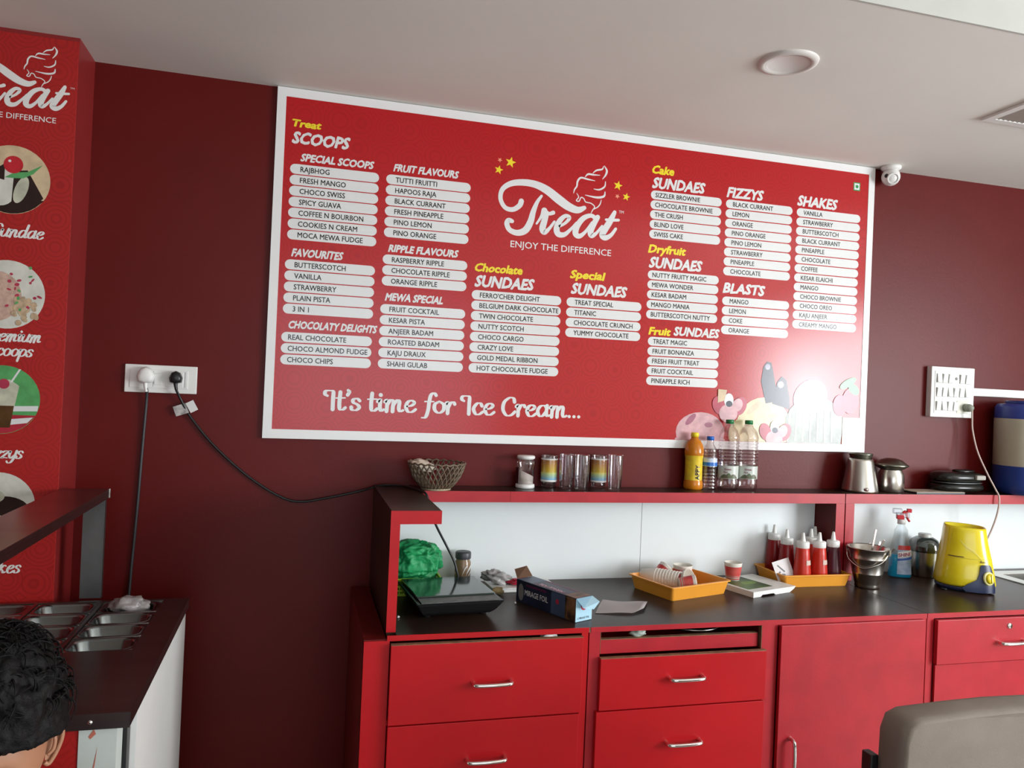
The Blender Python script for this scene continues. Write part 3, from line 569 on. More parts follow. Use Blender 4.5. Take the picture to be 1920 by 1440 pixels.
# left unit
c = thing('base_cabinet', 'bright red base cabinet with two wide drawers at the left end', 'cabinet', (0, 0, 0))
obj('side_panel', boxes((0.322, 0.3385, YF+0.002, -0.01, 0.08, 0.838), (0.322, 0.384, YF+0.002, -0.01, 0.8382, 0.842)), MAROON, c, label='left side and ledge darkened to maroon for shade')  # maroon in place of red puts shade into the side and ledge
obj('carcass', boxes((0.322, 0.394, YF, YF+0.018, 0.08, 0.838), (0.972, 0.993, YF, -0.01, 0.08, 0.8365), (0.340, 0.972, -0.03, -0.012, 0.08, 0.836), (0.340, 0.972, YF+0.01, -0.03, 0.08, 0.098), (0.394, 0.972, YF+0.002, YF+0.02, 0.598, 0.612)), RED, c)
obj('plinth', box(0.345, 0.99, YF+0.05, YF+0.065, 0.0, 0.08), DARKIN, c)
obj('inner_lining', box(0.3405, 0.9715, -0.034, -0.031, 0.10, 0.835), DARKIN, c)
d1 = drawer(c, 0.3965, 0.971, 0.604, 0.8285, RED, 0.636, 0.712); edge(d1, 0.3965, 0.971, 0.8285)
d2 = drawer(c, 0.3965, 0.966, 0.355, 0.600, RED, 0.627, 0.492)
d3 = drawer(c, 0.3965, 0.966, 0.100, 0.350, RED, 0.627, 0.240)
# middle unit
c = thing('base_cabinet', 'long red base cabinet with two narrower drawers and a plain door', 'cabinet', (0, 0, 0))
obj('carcass', boxes((0.997, 1.032, YF, -0.01, 0.08, 0.8365), (1.592, 1.650, YF, YF+0.02, 0.08, 0.8365), (2.2185, 2.2345, YF, -0.01, 0.08, 0.8365), (1.032, 2.2185, -0.03, -0.012, 0.08, 0.836), (1.032, 2.2185, YF+0.01, -0.03, 0.08, 0.098), (1.605, 1.623, YF+0.02, -0.03, 0.08, 0.836), (1.650, 2.2185, YF, YF+0.018, 0.830, 0.8365)), RED_GLARE, c)
obj('inner_lining', boxes((1.033, 1.604, -0.034, -0.031, 0.10, 0.835),), DARKIN, c)
obj('plinth', box(1.0, 2.23, YF+0.05, YF+0.065, 0.0, 0.08), DARKIN, c)
r_ = obj('recessed_rail', box(1.034, 1.584, YF+0.012, YF+0.030, 0.766, 0.808), RED_GLARE, c, label='narrow recessed red drawer front left ajar')
obj('bare_edge', boxes((1.034, 1.584, YF+0.0125, YF+0.0295, 0.808, 0.8102), (1.033, 1.0345, YF+0.001, YF+0.012, 0.770, 0.836), (1.590, 1.5918, YF+0.0002, YF+0.018, 0.762, 0.836)), RAWPLY, r_)
d = drawer(c, 1.030, 1.600, 0.604, 0.760, RED, 1.258, 0.692); edge(d, 1.030, 1.600, 0.760)
d = drawer(c, 1.022, 1.598, 0.340, 0.600, RED, 1.256, 0.493)
d = drawer(c, 1.022, 1.598, 0.100, 0.335, RED, 1.256, 0.24)
d = obj('door', box(1.6535, 2.214, YF-0.016, YF-0.001, 0.100, 0.836, bev=0.0012), RED_GLARE, c); handle(d, 1.700, 1.813, 0.470, yf=YF-0.016, vertical=True)
# right unit
c = thing('base_cabinet', 'red base cabinet at the right with a locked drawer over a panel', 'cabinet', (0, 0, 0))
obj('carcass', boxes((2.2385, 2.266, YF, -0.01, 0.08, 0.8365), (2.266, 3.90, YF, YF+0.016, 0.8345, 0.8385), (2.266, 3.90, -0.03, -0.012, 0.08, 0.70), (3.88, 3.90, YF, -0.01, 0.08, 0.8365), (2.84, 2.87, YF, YF+0.02, 0.08, 0.834)), RED_GLARE, c)
obj('plinth', box(2.24, 3.9, YF+0.05, YF+0.065, 0.0, 0.08), DARKIN, c)
d = drawer(c, 2.2675, 2.838, 0.680, 0.832, RED_GLARE, 2.527, 0.748, depth=False)
k = obj('lock', xf(lathe([(0, 0.004), (0.009, 0.004), (0.0105, 0.001), (0.0105, 0)], 20), T(2.576, YF-0.018, 0.803)@RX(PI/2)), CHROME, d)
obj('panel', box(2.270, 2.838, YF-0.010, YF-0.001, 0.100, 0.676), RED_GLARE, c)
d = drawer(c, 2.872, 3.44, 0.680, 0.832, RED_GLARE, 3.10, 0.748, depth=False); obj('panel', box(2.872, 3.44, YF-0.010, YF-0.001, 0.100, 0.676), RED_GLARE, c)
d = obj('panel', box(3.444, 3.895, YF-0.010, YF-0.001, 0.100, 0.832), RED_GLARE, c)
# worktops
w = thing('worktop', 'dark marbled worktop with red front edge over the left and middle cabinets', 'worktop', (0, 0, 0))
obj('surface', box(0.4125, 2.235, -0.6005, -0.022, 0.839, 0.853), TOPM, w)
obj('front_edging', boxes((0.386, 0.9935, YF-0.0035, YF-0.0006, 0.8375, 0.8530), ), RED, w)
obj('front_edging', boxes((1.000, 2.2345, YF-0.0035, YF-0.0006, 0.8375, 0.8530), ), RED_GLARE, w)
obj('bare_corner', box(0.9937, 0.9998, YF-0.0025, YF-0.0006, 0.8375, 0.8525), RAWPLY, w)
w = thing('worktop', 'dark marbled worktop with red front edge over the right cabinet, holding the sink', 'worktop', (0, 0, 0))
obj('surface', boxes((2.2375, 3.03, -0.6005, -0.022, 0.839, 0.853), (3.03, 3.47, -0.6005, -0.385, 0.839, 0.853), (3.03, 3.47, -0.085, -0.022, 0.839, 0.853), (3.47, 3.9, -0.6005, -0.022, 0.839, 0.853)), TOPM, w)
obj('front_edging', box(2.2375, 3.9, YF-0.0035, YF-0.0006, 0.8375, 0.8530), RED_GLARE, w)
# sink
t = thing('sink', 'stainless steel sink let into the right end of the worktop', 'sink', (3.25, -0.235, 0.853))
obj('sink_rim', boxes((-0.235, 0.235, -0.165, -0.115, 0.0005, 0.0040), (-0.235, 0.235, 0.115, 0.165, 0.0005, 0.0040), (-0.235, -0.175, -0.115, 0.115, 0.0005, 0.0040), (0.175, 0.235, -0.115, 0.115, 0.0005, 0.0040)), STEEL, t)
obj('bowl', boxes((-0.177, -0.173, -0.117, 0.117, -0.14, 0.003), (0.173, 0.177, -0.117, 0.117, -0.14, 0.003), (-0.175, 0.175, -0.117, -0.113, -0.14, 0.003), (-0.175, 0.175, 0.113, 0.117, -0.14, 0.003), (-0.175, 0.175, -0.115, 0.115, -0.142, -0.138)), STEEL, t)
obj('drain', lathe([(0, -0.136), (0.02, -0.135), (0.024, -0.138)], 20, cx=0.0), CHROME, t)
# white splashback and the shelf over the counter
b = thing('splashback', 'white laminate splashback between counter and red shelf', 'splashback', (0, 0, 0))
for x0, x1 in ((0.4125, 1.4215), (1.4235, 2.2030)):
    obj('panel', box(x0, x1, -0.0215, -0.002, 0.8535, 1.1625), WHITEL, b)
b2 = thing('splashback', 'white laminate splashback behind the yellow mixer', 'splashback', (0, 0, 0))
obj('panel', box(2.2905, 3.88, -0.0215, -0.002, 0.8535, 1.1625), WHITEL, b2)
s = thing('wall_shelf', 'long red edged shelf with a deep left end standing on a side panel', 'shelf', (0, 0, 0))
YSH = -0.150
obj('top_board', prism([(0.3862, -0.0015), (0.3862, -0.5745), (0.531, -0.5745), (0.531, YSH+0.002), (2.2455, YSH+0.002), (2.2455, -0.0015)], 1.1640, 1.2020), TOPM, s)
obj('front_edging', box(0.3850, 0.5325, -0.5765, -0.5748, 1.1630, 1.2015), RED, s)
obj('front_edging', boxes((0.5325, 0.853, YSH-0.0005, YSH+0.0018, 1.1630, 1.2015), (0.8538, 2.2455, YSH-0.0005, YSH+0.0018, 1.1630, 1.2015)), RED_GLARE, s)
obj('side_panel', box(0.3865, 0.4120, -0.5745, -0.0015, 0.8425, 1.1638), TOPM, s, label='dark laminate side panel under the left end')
obj('side_edging', box(0.3850, 0.4125, -0.5765, -0.5748, 0.8540, 1.1628), RED, s)
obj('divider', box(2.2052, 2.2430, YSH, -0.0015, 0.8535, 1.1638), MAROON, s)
obj('divider_edging', box(2.2045, 2.2440, YSH-0.0022, YSH-0.0003, 0.8540, 1.1628), RED_GLARE, s)
s = thing('wall_shelf', 'red edged shelf at the right carrying the steel pots', 'shelf', (0, 0, 0))
obj('top_board', box(2.2495, 3.90, YSH+0.002, -0.0015, 1.1640, 1.2020), TOPM, s)
obj('front_edging', box(2.2495, 3.90, YSH-0.0005, YSH+0.0018, 1.1630, 1.2015), RED_GLARE, s)
obj('divider', box(2.2500, 2.2890, YSH, -0.0015, 0.8535, 1.1638), RED_GLARE, s)
obj('divider_edging', box(2.2495, 2.2900, YSH-0.0022, YSH-0.0003, 0.8540, 1.1628), RED_GLARE, s)

# ---------------------------------------------------------------- ice cream freezer at the left
t = thing('ice_cream_freezer', 'white ice cream freezer with stainless top and red front at the left', 'freezer', (0, 0, 0))
FZ = 0.870
colx = [(-0.258, -0.424), (-0.434, -0.600), (-0.610, -0.776), (-0.786, -0.952)]
rowy = [-0.225-0.114*i for i in range(5)]
L = [(-1.25, -0.188, -0.225, -0.208, 0.862, FZ), (-1.25, -0.188, -1.070, -0.681, 0.862, FZ), (-0.258, -0.188, -0.681, -0.225, 0.862, FZ), (-1.25, -0.952, -0.681, -0.225, 0.862, FZ)]
for (a, b_), (c_, d_) in zip(colx, colx[1:]): L.append((c_, b_, -0.681, -0.225, 0.864, FZ-0.0005))
obj('steel_top', boxes(*L), DSTEEL, t)
obj('front_lip', boxes((-1.25, -0.188, -1.0725, -1.0705, 0.838, FZ), (-0.1885, -0.1865, -1.0725, -0.208, 0.842, FZ)), DSTEEL, t)
obj('screw', xf(lathe([(0, 0.003), (0.004, 0.002), (0.005, 0)], 10), T(-0.262, -1.0725, 0.853)@RX(PI/2)), CHROME, t)
obj('housing', boxes((-1.25, -0.200, -0.88, -0.215, 0.05, 0.60), (-0.212, -0.194, -0.96, -0.215, 0.05, 0.835), (-1.25, -0.20, -0.235, -0.215, 0.05, 0.838), (-1.25, -1.232, -0.96, -0.215, 0.05, 0.838)), WPLAST, t)
obj('black_gap', box(-0.235, -0.205, -1.00, -0.965, 0.05, 0.838), BPLAST, t)
fp = obj('front_panel', box(-1.25, -0.285, -1.060, -1.030, 0.05, 0.836), CRED, t, label='red printed front panel')
obj('corner_strip', box(-0.284, -0.213, -1.062, -1.004, 0.05, 0.837), M('grey_white_strip', (0.55, 0.60, 0.56), 0.4, var=0.05), t)
obj('strip_print', flat([[(-0.262, 0.72), (-0.252, 0.76), (-0.248, 0.80), (-0.253, 0.77), (-0.258, 0.74)], [(-0.262, 0.815), (-0.252, 0.825), (-0.256, 0.835), (-0.266, 0.82)]], -1.0625), M('faded_red_print', (0.5, 0.15, 0.10), 0.5), fp)
pan = None
TUB = M('tub_steel', (0.26, 0.28, 0.28), 0.20, 1.0, var=0.05)
for ci, (x1, x0) in enumerate(colx):
    for ri in range(4):
        if pan is None:
            hw, hd = 0.082, 0.055; bm = bmesh.new(); rings = []
            def rr(w_, h_, r_, z_, n=6):
                o_ = []
                for (sx, sy, a0) in ((1, 1, 0), (-1, 1, PI/2), (-1, -1, PI), (1, -1, 3*PI/2)):
                    for i in range(n+1): o_.append((sx*(w_-r_)+r_*math.cos(a0+PI/2*i/n), sy*(h_-r_)+r_*math.sin(a0+PI/2*i/n), z_))
                return [bm.verts.new(v) for v in o_]
            for w_, h_, r_, z_ in ((hw, hd, 0.004, 0.0), (hw, hd, 0.004, 0.0015), (hw-0.008, hd-0.007, 0.030, 0.0022), (hw-0.010, hd-0.009, 0.034, -0.004), (hw-0.016, hd-0.016, 0.034, -0.035), (hw-0.03, hd-0.028, 0.026, -0.060), (0.01, 0.005, 0.004, -0.068)):
                rings.append(rr(w_, h_, r_, z_))
            for a, b_ in zip(rings, rings[1:]):
                n_ = len(a)
                for i in range(n_): bm.faces.new((a[i], a[(i+1) % n_], b_[(i+1) % n_], b_[i])).smooth = True
            bm.faces.new(rings[-1])
            pan = obj('tub', bm, TUB, t, recalc=True); q = pan
        else:
            q = pan.copy(); COL.objects.link(q)
        q.location = ((x0+x1)/2, (rowy[ri]+rowy[ri+1])/2, FZ-0.004)
g = thing('steel_canopy_shelf', 'narrow dark steel shelf on a flat post above the freezer tubs', 'shelf', (0, 0, 0))
obj('shelf_plate', box(-0.569, -0.434, -1.12, -0.166, 1.190, 1.203, bev=0.001), DSTEEL, g)
obj('under_lip', boxes((-0.4375, -0.434, -1.12, -0.166, 1.176, 1.190), (-0.569, -0.434, -0.1695, -0.166, 1.176, 1.190)), DSTEEL, g)
obj('corner_cap', box(-0.437, -0.432, -0.172, -0.164, 1.176, 1.204), CHROME, g)
for y, dx in ((-0.175, 0.0), (-1.04, -0.062)):
    p_ = obj('post', boxes((dx-0.502, dx-0.444, y-0.010, y+0.004, 0.8708, 1.1765), (dx-0.4445, dx-0.4415, y-0.012, y+0.006, 0.8708, 1.1765)), BSTEEL, g)

# crumpled bag in the far right tub
def crumple(n, r, seed, sx=1, sy=1, sz=1, amp=0.35, sub=3, f=9.0):
    bm = bmesh.new(); bmesh.ops.create_icosphere(bm, subdivisions=sub, radius=1.0)
    for v in bm.verts:
        d = v.co.normalized(); q = d*f*0.35+Vector((seed, seed*2.3, 0))
        k = 1+amp*noise.noise(q*1.0)+amp*0.6*abs(noise.noise(q*2.3))-amp*0.25*abs(noise.noise(q*5.1))
        v.co = Vector((d.x*sx, d.y*sy, max(d.z, -0.75)*sz))*r*k
    for f_ in bm.faces: f_.smooth = True
    return bm
tag(obj('plastic_bag', xf(crumple(1, 0.032, 3.1, 1.6, 0.9, 0.8, 0.38, 4, 5), T(-0.345, -0.272, 0.872)), M('crumpled_clear_film', (0.30, 0.27, 0.26), 0.30, var=0.2, vscale=50)), 'crumpled pale plastic bag on the far corner tub of the freezer', 'bag')

# ---------------------------------------------------------------- things on the shelf
ZS = 1.2022; ZK = 0.8532
t = thing('wicker_basket', 'small open lattice basket with a scrap of paper on the left end of the shelf', 'basket', (0.592, -0.110, ZS))
WK = M('grey_wicker', (0.16, 0.12, 0.08), 0.45, var=0.3, vscale=60)
prof = [(0.050, 0.006), (0.066, 0.020), (0.083, 0.045), (0.094, 0.070), (0.100, 0.092)]
def pr_at(u):
    k = u*(len(prof)-1); i = min(int(k), len(prof)-2); f = k-i
    return prof[i][0]*(1-f)+prof[i+1][0]*f, prof[i][1]*(1-f)+prof[i+1][1]*f
bm = bmesh.new()
for s_ in (1, -1):
    for k in range(30):
        pts = []
        for j in range(7):
            u = j/6; r, z = pr_at(u); a = 2*PI*k/30+s_*u*0.55
            pts.append((r*math.cos(a), r*math.sin(a), z))
        tube(pts, 0.0027, n=5, bm=bm, smooth=1)
obj('lattice', bm, WK, t, kind='stuff')
obj('rim', tube([((0.1005+0.0015*math.sin(i*PI/1.0))*math.cos(2*PI*i/44), 0.1005*math.sin(2*PI*i/44), 0.093+0.0025*(-1)**i) for i in range(45)], 0.003, n=6, smooth=2), WK, t)
obj('base_ring', lathe([(0, 0.0), (0.052, 0.0), (0.054, 0.006), (0.050, 0.009), (0, 0.006)], 30), M('pale_wicker', (0.36, 0.30, 0.20), 0.5, var=0.2), t)
tag(obj('paper_scrap', xf(crumple(1, 0.030, 5.5, 1.3, 0.9, 0.35, 0.5, 3, 6), T(0.545, -0.125, ZS+0.082)@RX(0.5)@RY(0.25)), M('cream_paper', (0.70, 0.64, 0.52), 0.7, var=0.05)), 'cream paper scrap poking out of the lattice basket', 'paper')
# sugar jar
PLC = clear('clear_plastic', (0.93, 0.88, 0.88), 0.12, 0.10, 0.6)
GLS = clear('clear_glass', (0.95, 0.93, 0.94), 0.03, 0.07, 0.85)
t = thing('storage_jar', 'clear plastic jar half full of white powder with a white lid on the shelf', 'jar', (0.934, -0.052, ZS))
obj('jar_wall', lathe([(0.0, 0.012), (0.031, 0.014), (0.0315, 0.078), (0.035, 0.088), (0.0345, 0.098), (0.028, 0.108)], 32), PLC, t)
obj('base', lathe([(0, 0), (0.033, 0.0), (0.036, 0.004), (0.035, 0.014), (0.0305, 0.016), (0, 0.016)], 32), WPLAST, t)
bm = lathe([(0, 0.0162), (0.0295, 0.0165), (0.030, 0.056), (0.0, 0.056)], 30)
for v in bm.verts:
    if v.co.z > 0.05: v.co.z += -0.45*v.co.x
obj('powder', bm, M('white_powder', (0.74, 0.72, 0.66), 0.9, var=0.04, vscale=80), t)
obj('lid', lathe([(0, 0.120), (0.030, 0.120), (0.0335, 0.117), (0.0335, 0.110), (0.027, 0.106), (0.0, 0.106)], 32), WPLAST, t)
obj('side_label', xf(lathe([(0.0322, 0.024), (0.0325, 0.074)], 10).copy() if False else boxes((-0.0345, -0.0315, -0.016, 0.010, 0.020, 0.076)), RZ(0.15)), M('dark_brown_label', (0.05, 0.01, 0.01), 0.4, var=0.2), t)
# drinking glasses
def tumbler(r, h, x, y, label, printed):
    g = thing('drinking_glass', label, 'glass', (x, y, ZS), 0, 'drinking glasses in a row on the shelf')
    obj('glass_wall', lathe([(0.0, 0.008), (r*0.80, 0.010), (r*0.94, h*0.5), (r*0.97, h-0.003), (r, h), (r, h*0.97), (r*0.97, h*0.5), (r*0.86, 0.003), (r*0.82, 0), (0, 0)], 30), GLS, g)
    if printed:
        m = bpy.data.materials.get('rainbow_print')
        if not m:
            m = M('rainbow_print', (0.8, 0.5, 0.1), 0.3); nt = m.node_tree
            tc = nt.nodes['Texture Coordinate']; sp = nt.nodes.new('ShaderNodeSeparateXYZ'); rp = nt.nodes.new('ShaderNodeValToRGB')
            mr = nt.nodes.new('ShaderNodeMapRange'); mr.inputs[1].default_value = 0.035; mr.inputs[2].default_value = 0.10
            nt.links.new(tc.outputs['Object'], sp.inputs[0]); nt.links.new(sp.outputs['Z'], mr.inputs[0]); nt.links.new(mr.outputs[0], rp.inputs[0])
            e = rp.color_ramp.elements; e[0].color = (0.20, 0.42, 0.60, 1); e[1].color = (0.50, 0.25, 0.08, 1)
            for p_, c_ in ((0.25, (0.45, 0.60, 0.30, 1)), (0.45, (0.80, 0.62, 0.05, 1)), (0.75, (0.70, 0.40, 0.06, 1))):
                q = e.new(p_); q.color = c_
            nt.links.new(rp.outputs[0], nt.nodes['Principled BSDF'].inputs['Base Color'])
        obj('printed_band', lathe([(r*0.955, 0.030), (r*0.985, h*0.86)], 30), m, g)
        obj('white_ring', lathe([(r*0.95, 0.024), (r*0.975, 0.026), (r*0.975, 0.031), (r*0.95, 0.031)], 30), WPLAST, g)
        obj('white_ring', lathe([(r*0.985, h*0.86), (r*1.01, h*0.865), (r*1.01, h*0.90), (r*0.985, h*0.90)], 30), WPLAST, g)
    return g
tumbler(0.0315, 0.122, 1.030, -0.038, 'printed drinking glass next to the sugar jar', True)
tumbler(0.0285, 0.128, 1.090, -0.064, 'plain drinking glass just right of the printed glass beside the jar', False)
tumbler(0.0280, 0.131, 1.136, -0.104, 'plain drinking glass just left of the second printed glass', False)
tumbler(0.0310, 0.126, 1.228, -0.040, 'printed drinking glass between two plain glasses, fourth along', True)
tumbler(0.0275, 0.133, 1.269, -0.104, 'plain drinking glass at the right end of the row', False)

# bottles
def ribs(r, z0, z1, n, d=0.0022):
    L = []
    for i in range(n):
        a = z0+(z1-z0)*i/n; b_ = (z1-z0)/n
        L += [(r, a+b_*0.25), (r-d, a+b_*0.55), (r-d, a+b_*0.75), (r, a+b_)]
    return L
t = thing('drink_bottle', 'orange soft drink bottle with yellow cap and yellow label', 'bottle', (1.624, -0.046, ZS))
obj('bottle_body', lathe([(0, 0), (0.033, 0.0), (0.038, 0.008), (0.037, 0.030), (0.033, 0.040), (0.033, 0.125), (0.037, 0.135), (0.0375, 0.150), (0.034, 0.172), (0.024, 0.190), (0.015, 0.198), (0.014, 0.206), (0, 0.206)], 32), M('orange_drink', (0.75, 0.25, 0.015), 0.15, var=0.1, trans=0.25), t)
lb = obj('label', lathe([(0.0345, 0.028), (0.0340, 0.04), (0.0338, 0.120), (0.0365, 0.134)], 32), M('yellow_label', (0.85, 0.62, 0.03), 0.25, dark=(0.60, 0.42, 0.03), vscale=40), t)
def curved_text(s, r, zc, a0, size, m, parent, up=False):
    vs, fs = text_geo(s, 0.02); bm = bmesh.new(); k = size/CAPH; N = []
    for u, v in vs:
        U, V = u*k, v*k
        if up: U, V = -V, U
        a = a0+U/r; N.append(bm.verts.new((r*math.sin(a), -r*math.cos(a), zc+V)))
    for f in fs:
        try: bm.faces.new([N[i] for i in f])
        except ValueError: pass
    return obj('lettering', bm, m, parent)
curved_text('APPY', 0.0352, 0.040, 0.22, 0.017, INK, lb, up=True)
obj('cap', lathe([(0, 0.223), (0.013, 0.223), (0.0155, 0.220), (0.0155, 0.206), (0, 0.206)], 20), YEL, t)
t = thing('water_bottle', 'small clear water bottle with blue cap and blue label beside the orange drink', 'bottle', (1.695, -0.042, ZS))
obj('bottle_wall', lathe([(0, 0.0), (0.026, 0.0)]+ribs(0.029, 0.004, 0.085, 6)+[(0.029, 0.09), (0.029, 0.125)]+ribs(0.029, 0.126, 0.146, 2)+[(0.024, 0.163), (0.014, 0.180), (0.013, 0.197)], 32), PLC, t)
lb = obj('label', lathe([(0.0295, 0.092), (0.0297, 0.124)], 32), M('blue_white_label', (0.62, 0.68, 0.78), 0.25, dark=(0.50, 0.58, 0.72), vscale=60), t)
obj('label_band', lathe([(0.0300, 0.094), (0.0301, 0.108)], 32), M('blue_band', (0.03, 0.16, 0.55), 0.25), lb)
obj('cap', lathe([(0, 0.209), (0.013, 0.209), (0.0145, 0.206), (0.0145, 0.194), (0, 0.194)], 20), M('blue_cap', (0.01, 0.12, 0.50), 0.35), t)
def tall(x, y, label, rot):
    t = thing('water_bottle', label, 'bottle', (x, y, ZS), rot, 'tall water bottles with green caps')
    obj('bottle_wall', lathe([(0, 0.0), (0.036, 0.0), (0.041, 0.010), (0.041, 0.038), (0.039, 0.045), (0.039, 0.098), (0.041, 0.105)]+ribs(0.041, 0.108, 0.200, 7, 0.003)+[(0.040, 0.212), (0.033, 0.235), (0.019, 0.252), (0.0145, 0.258), (0.0145, 0.266)], 36), PLC, t)
    lb = obj('label', lathe([(0.0400, 0.046), (0.0402, 0.097)], 36), M('pale_label', (0.58, 0.62, 0.56), 0.3, var=0.05), t)
    bm = bmesh.new()
    for a0, a1, h in ((-0.9, 0.1, 0.014), (0.0, 0.95, 0.016), (-0.35, 0.35, 0.020)):
        n = 10; lo = []; hi = []
        for i in range(n+1):
            a = a0+(a1-a0)*i/n; z = 0.049+h*math.sin(PI*i/n)
            lo.append(bm.verts.new((0.0406*math.sin(a), -0.0406*math.cos(a), 0.0475))); hi.append(bm.verts.new((0.0406*math.sin(a), -0.0406*math.cos(a), z)))
        for i in range(n): bm.faces.new((lo[i], lo[i+1], hi[i+1], hi[i]))
    obj('label_hills', bm, M('dark_green_print', (0.06, 0.20, 0.08), 0.4, dark=(0.16, 0.08, 0.07), vscale=25), lb)
    curved_text('Green', 0.0408, 0.080, -0.45, 0.0075, M('label_plum', (0.25, 0.05, 0.12), 0.4), lb); curved_text('Pure', 0.0408, 0.069, -0.50, 0.006, bpy.data.materials['label_plum'], lb)
    obj('cap', lathe([(0, 0.278), (0.0145, 0.278), (0.016, 0.275), (0.016, 0.262), (0, 0.262)], 20), M('green_cap', (0.01, 0.17, 0.05), 0.35), t)
    obj('neck_ring', lathe([(0.0145, 0.2605), (0.0185, 0.259), (0.0185, 0.256), (0.0145, 0.255)], 20), PLC, t)
tall(1.774, -0.049, 'tall clear water bottle with green cap, the one beside the blue capped bottle', -0.45)
tall(1.860, -0.049, 'tall clear water bottle with green cap, the one on the open right side', -0.35)

# steel vessels
t = thing('steel_churn', 'tall tapering stainless steel vessel with a flared top on the right shelf', 'vessel', (2.370, -0.080, ZS))
obj('vessel_body', lathe([(0, 0), (0.068, 0.0), (0.0725, 0.006), (0.0715, 0.012), (0.050, 0.128), (0.048, 0.136), (0.044, 0.138)], 40), STEEL, t)
obj('flared_cup', lathe([(0.040, 0.137), (0.046, 0.155), (0.047, 0.159), (0.045, 0.159), (0.038, 0.142), (0, 0.140)], 40), LIDM, t)
obj('tap_knob', xf(lathe([(0, 0.014), (0.006, 0.013), (0.008, 0.006), (0.004, 0.0), (0.004, -0.01)], 14), T(-0.028, -0.068, 0.018)@RX(PI/2)), CHROME, t)
t = thing('steel_pot', 'short stainless steel pot under a wide dark domed lid on the right shelf', 'pot', (2.526, -0.076, ZS))
obj('pot_body', lathe([(0, 0), (0.048, 0.0), (0.052, 0.005), (0.0515, 0.050), (0.050, 0.076), (0.042, 0.092), (0.042, 0.097), (0, 0.097)], 36), STEEL, t)
obj('domed_lid', lathe([(0.048, 0.097), (0.064, 0.108), (0.069, 0.113), (0.060, 0.119), (0.042, 0.134), (0.020, 0.141), (0, 0.142)], 40), LIDM, t)
t = thing('serving_board', 'thin pale board with dark edge lying under the black toaster', 'board', (2.745, -0.094, ZS))
obj('board_top', box(-0.145, 0.10, -0.048, 0.048, 0.0062, 0.0092, bev=0.001), M('pale_wood', (0.42, 0.34, 0.27), 0.6, var=0.15, vscale=20), t)
obj('board_base', box(-0.145, 0.10, -0.048, 0.048, 0.0, 0.006), BPLAST, t)
t = thing('sandwich_toaster', 'black rounded sandwich toaster with grey handle grip beside the jug', 'toaster', (2.862, -0.078, ZS+0.0095))
BG = M('toaster_black', (0.012, 0.012, 0.010), 0.25, var=0.1)
def rslab(w, d, h, p=3.0, n=40, z0=0.0, bul=0.8):
    L = []
    for k, (s_, z) in enumerate([(0, 0), (0.80, 0), (0.97, h*0.22), (1.0, h*0.5), (0.95, h*0.8), (0.75, h*0.97), (0, h)]):
        L.append((s_, z0+z))
    bm = bmesh.new(); R_ = []
    for s_, z in L:
        if s_ == 0: R_.append([bm.verts.new((0, 0, z))]); continue
        ring = []
        for i in range(n):
            a = 2*PI*i/n; c_, q = math.cos(a), math.sin(a)
            ring.append(bm.verts.new((w*s_*abs(c_)**(2/p)*(1 if c_ >= 0 else -1), d*s_*abs(q)**(2/p)*(1 if q >= 0 else -1), z)))
        R_.append(ring)
    for a, b_ in zip(R_, R_[1:]):
        for i in range(n):
            j = (i+1) % n
            if len(a) == 1: bm.faces.new((a[0], b_[j], b_[i]))
            elif len(b_) == 1: bm.faces.new((a[i], a[j], b_[0]))
            else: bm.faces.new((a[i], a[j], b_[j], b_[i]))
    for f in bm.faces: f.smooth = True
    return bm
obj('lower_shell', rslab(0.118, 0.070, 0.034, 2.6), BG, t)
obj('upper_shell', xf(rslab(0.116, 0.069, 0.044, 2.6), T(0, 0, 0.037)), BG, t)
obj('hinge_band', rslab(0.112, 0.066, 0.006, 2.6, z0=0.033), BSTEEL, t)
obj('handle_grip', boxes((0.030, 0.078, -0.078, -0.060, 0.052, 0.072, 0.006)), M('warm_grey_plastic', (0.36, 0.34, 0.30), 0.5, var=0.08), t)
obj('rear_bump', xf(rslab(0.05, 0.03, 0.012, 2.4), T(0.035, 0.0, 0.078)), BG, t)
t = thing('water_jug', 'big round insulated water jug, beige with blue top and base', 'jug', (3.178, -0.118, ZS))
obj('jug_base', lathe([(0, 0), (0.085, 0.0), (0.105, 0.006), (0.114, 0.030), (0.1155, 0.050), (0.1155, 0.124)], 48), M('navy_plastic', (0.012, 0.035, 0.20), 0.4, var=0.05), t)
obj('jug_body', lathe([(0.1150, 0.124), (0.1160, 0.128), (0.1165, 0.324), (0.1155, 0.328)], 48), M('beige_plastic', (0.40, 0.36, 0.27), 0.5, var=0.05), t)
obj('jug_collar', lathe([(0.1160, 0.328), (0.1165, 0.332), (0.1150, 0.375), (0.108, 0.388), (0.10, 0.392), (0, 0.394)], 48), M('blue_plastic', (0.03, 0.05, 0.25), 0.35, var=0.1), t)
obj('screw_lid', lathe([(0.075, 0.392), (0.078, 0.402), (0.07, 0.406), (0, 0.406)], 40), bpy.data.materials['navy_plastic'], t)

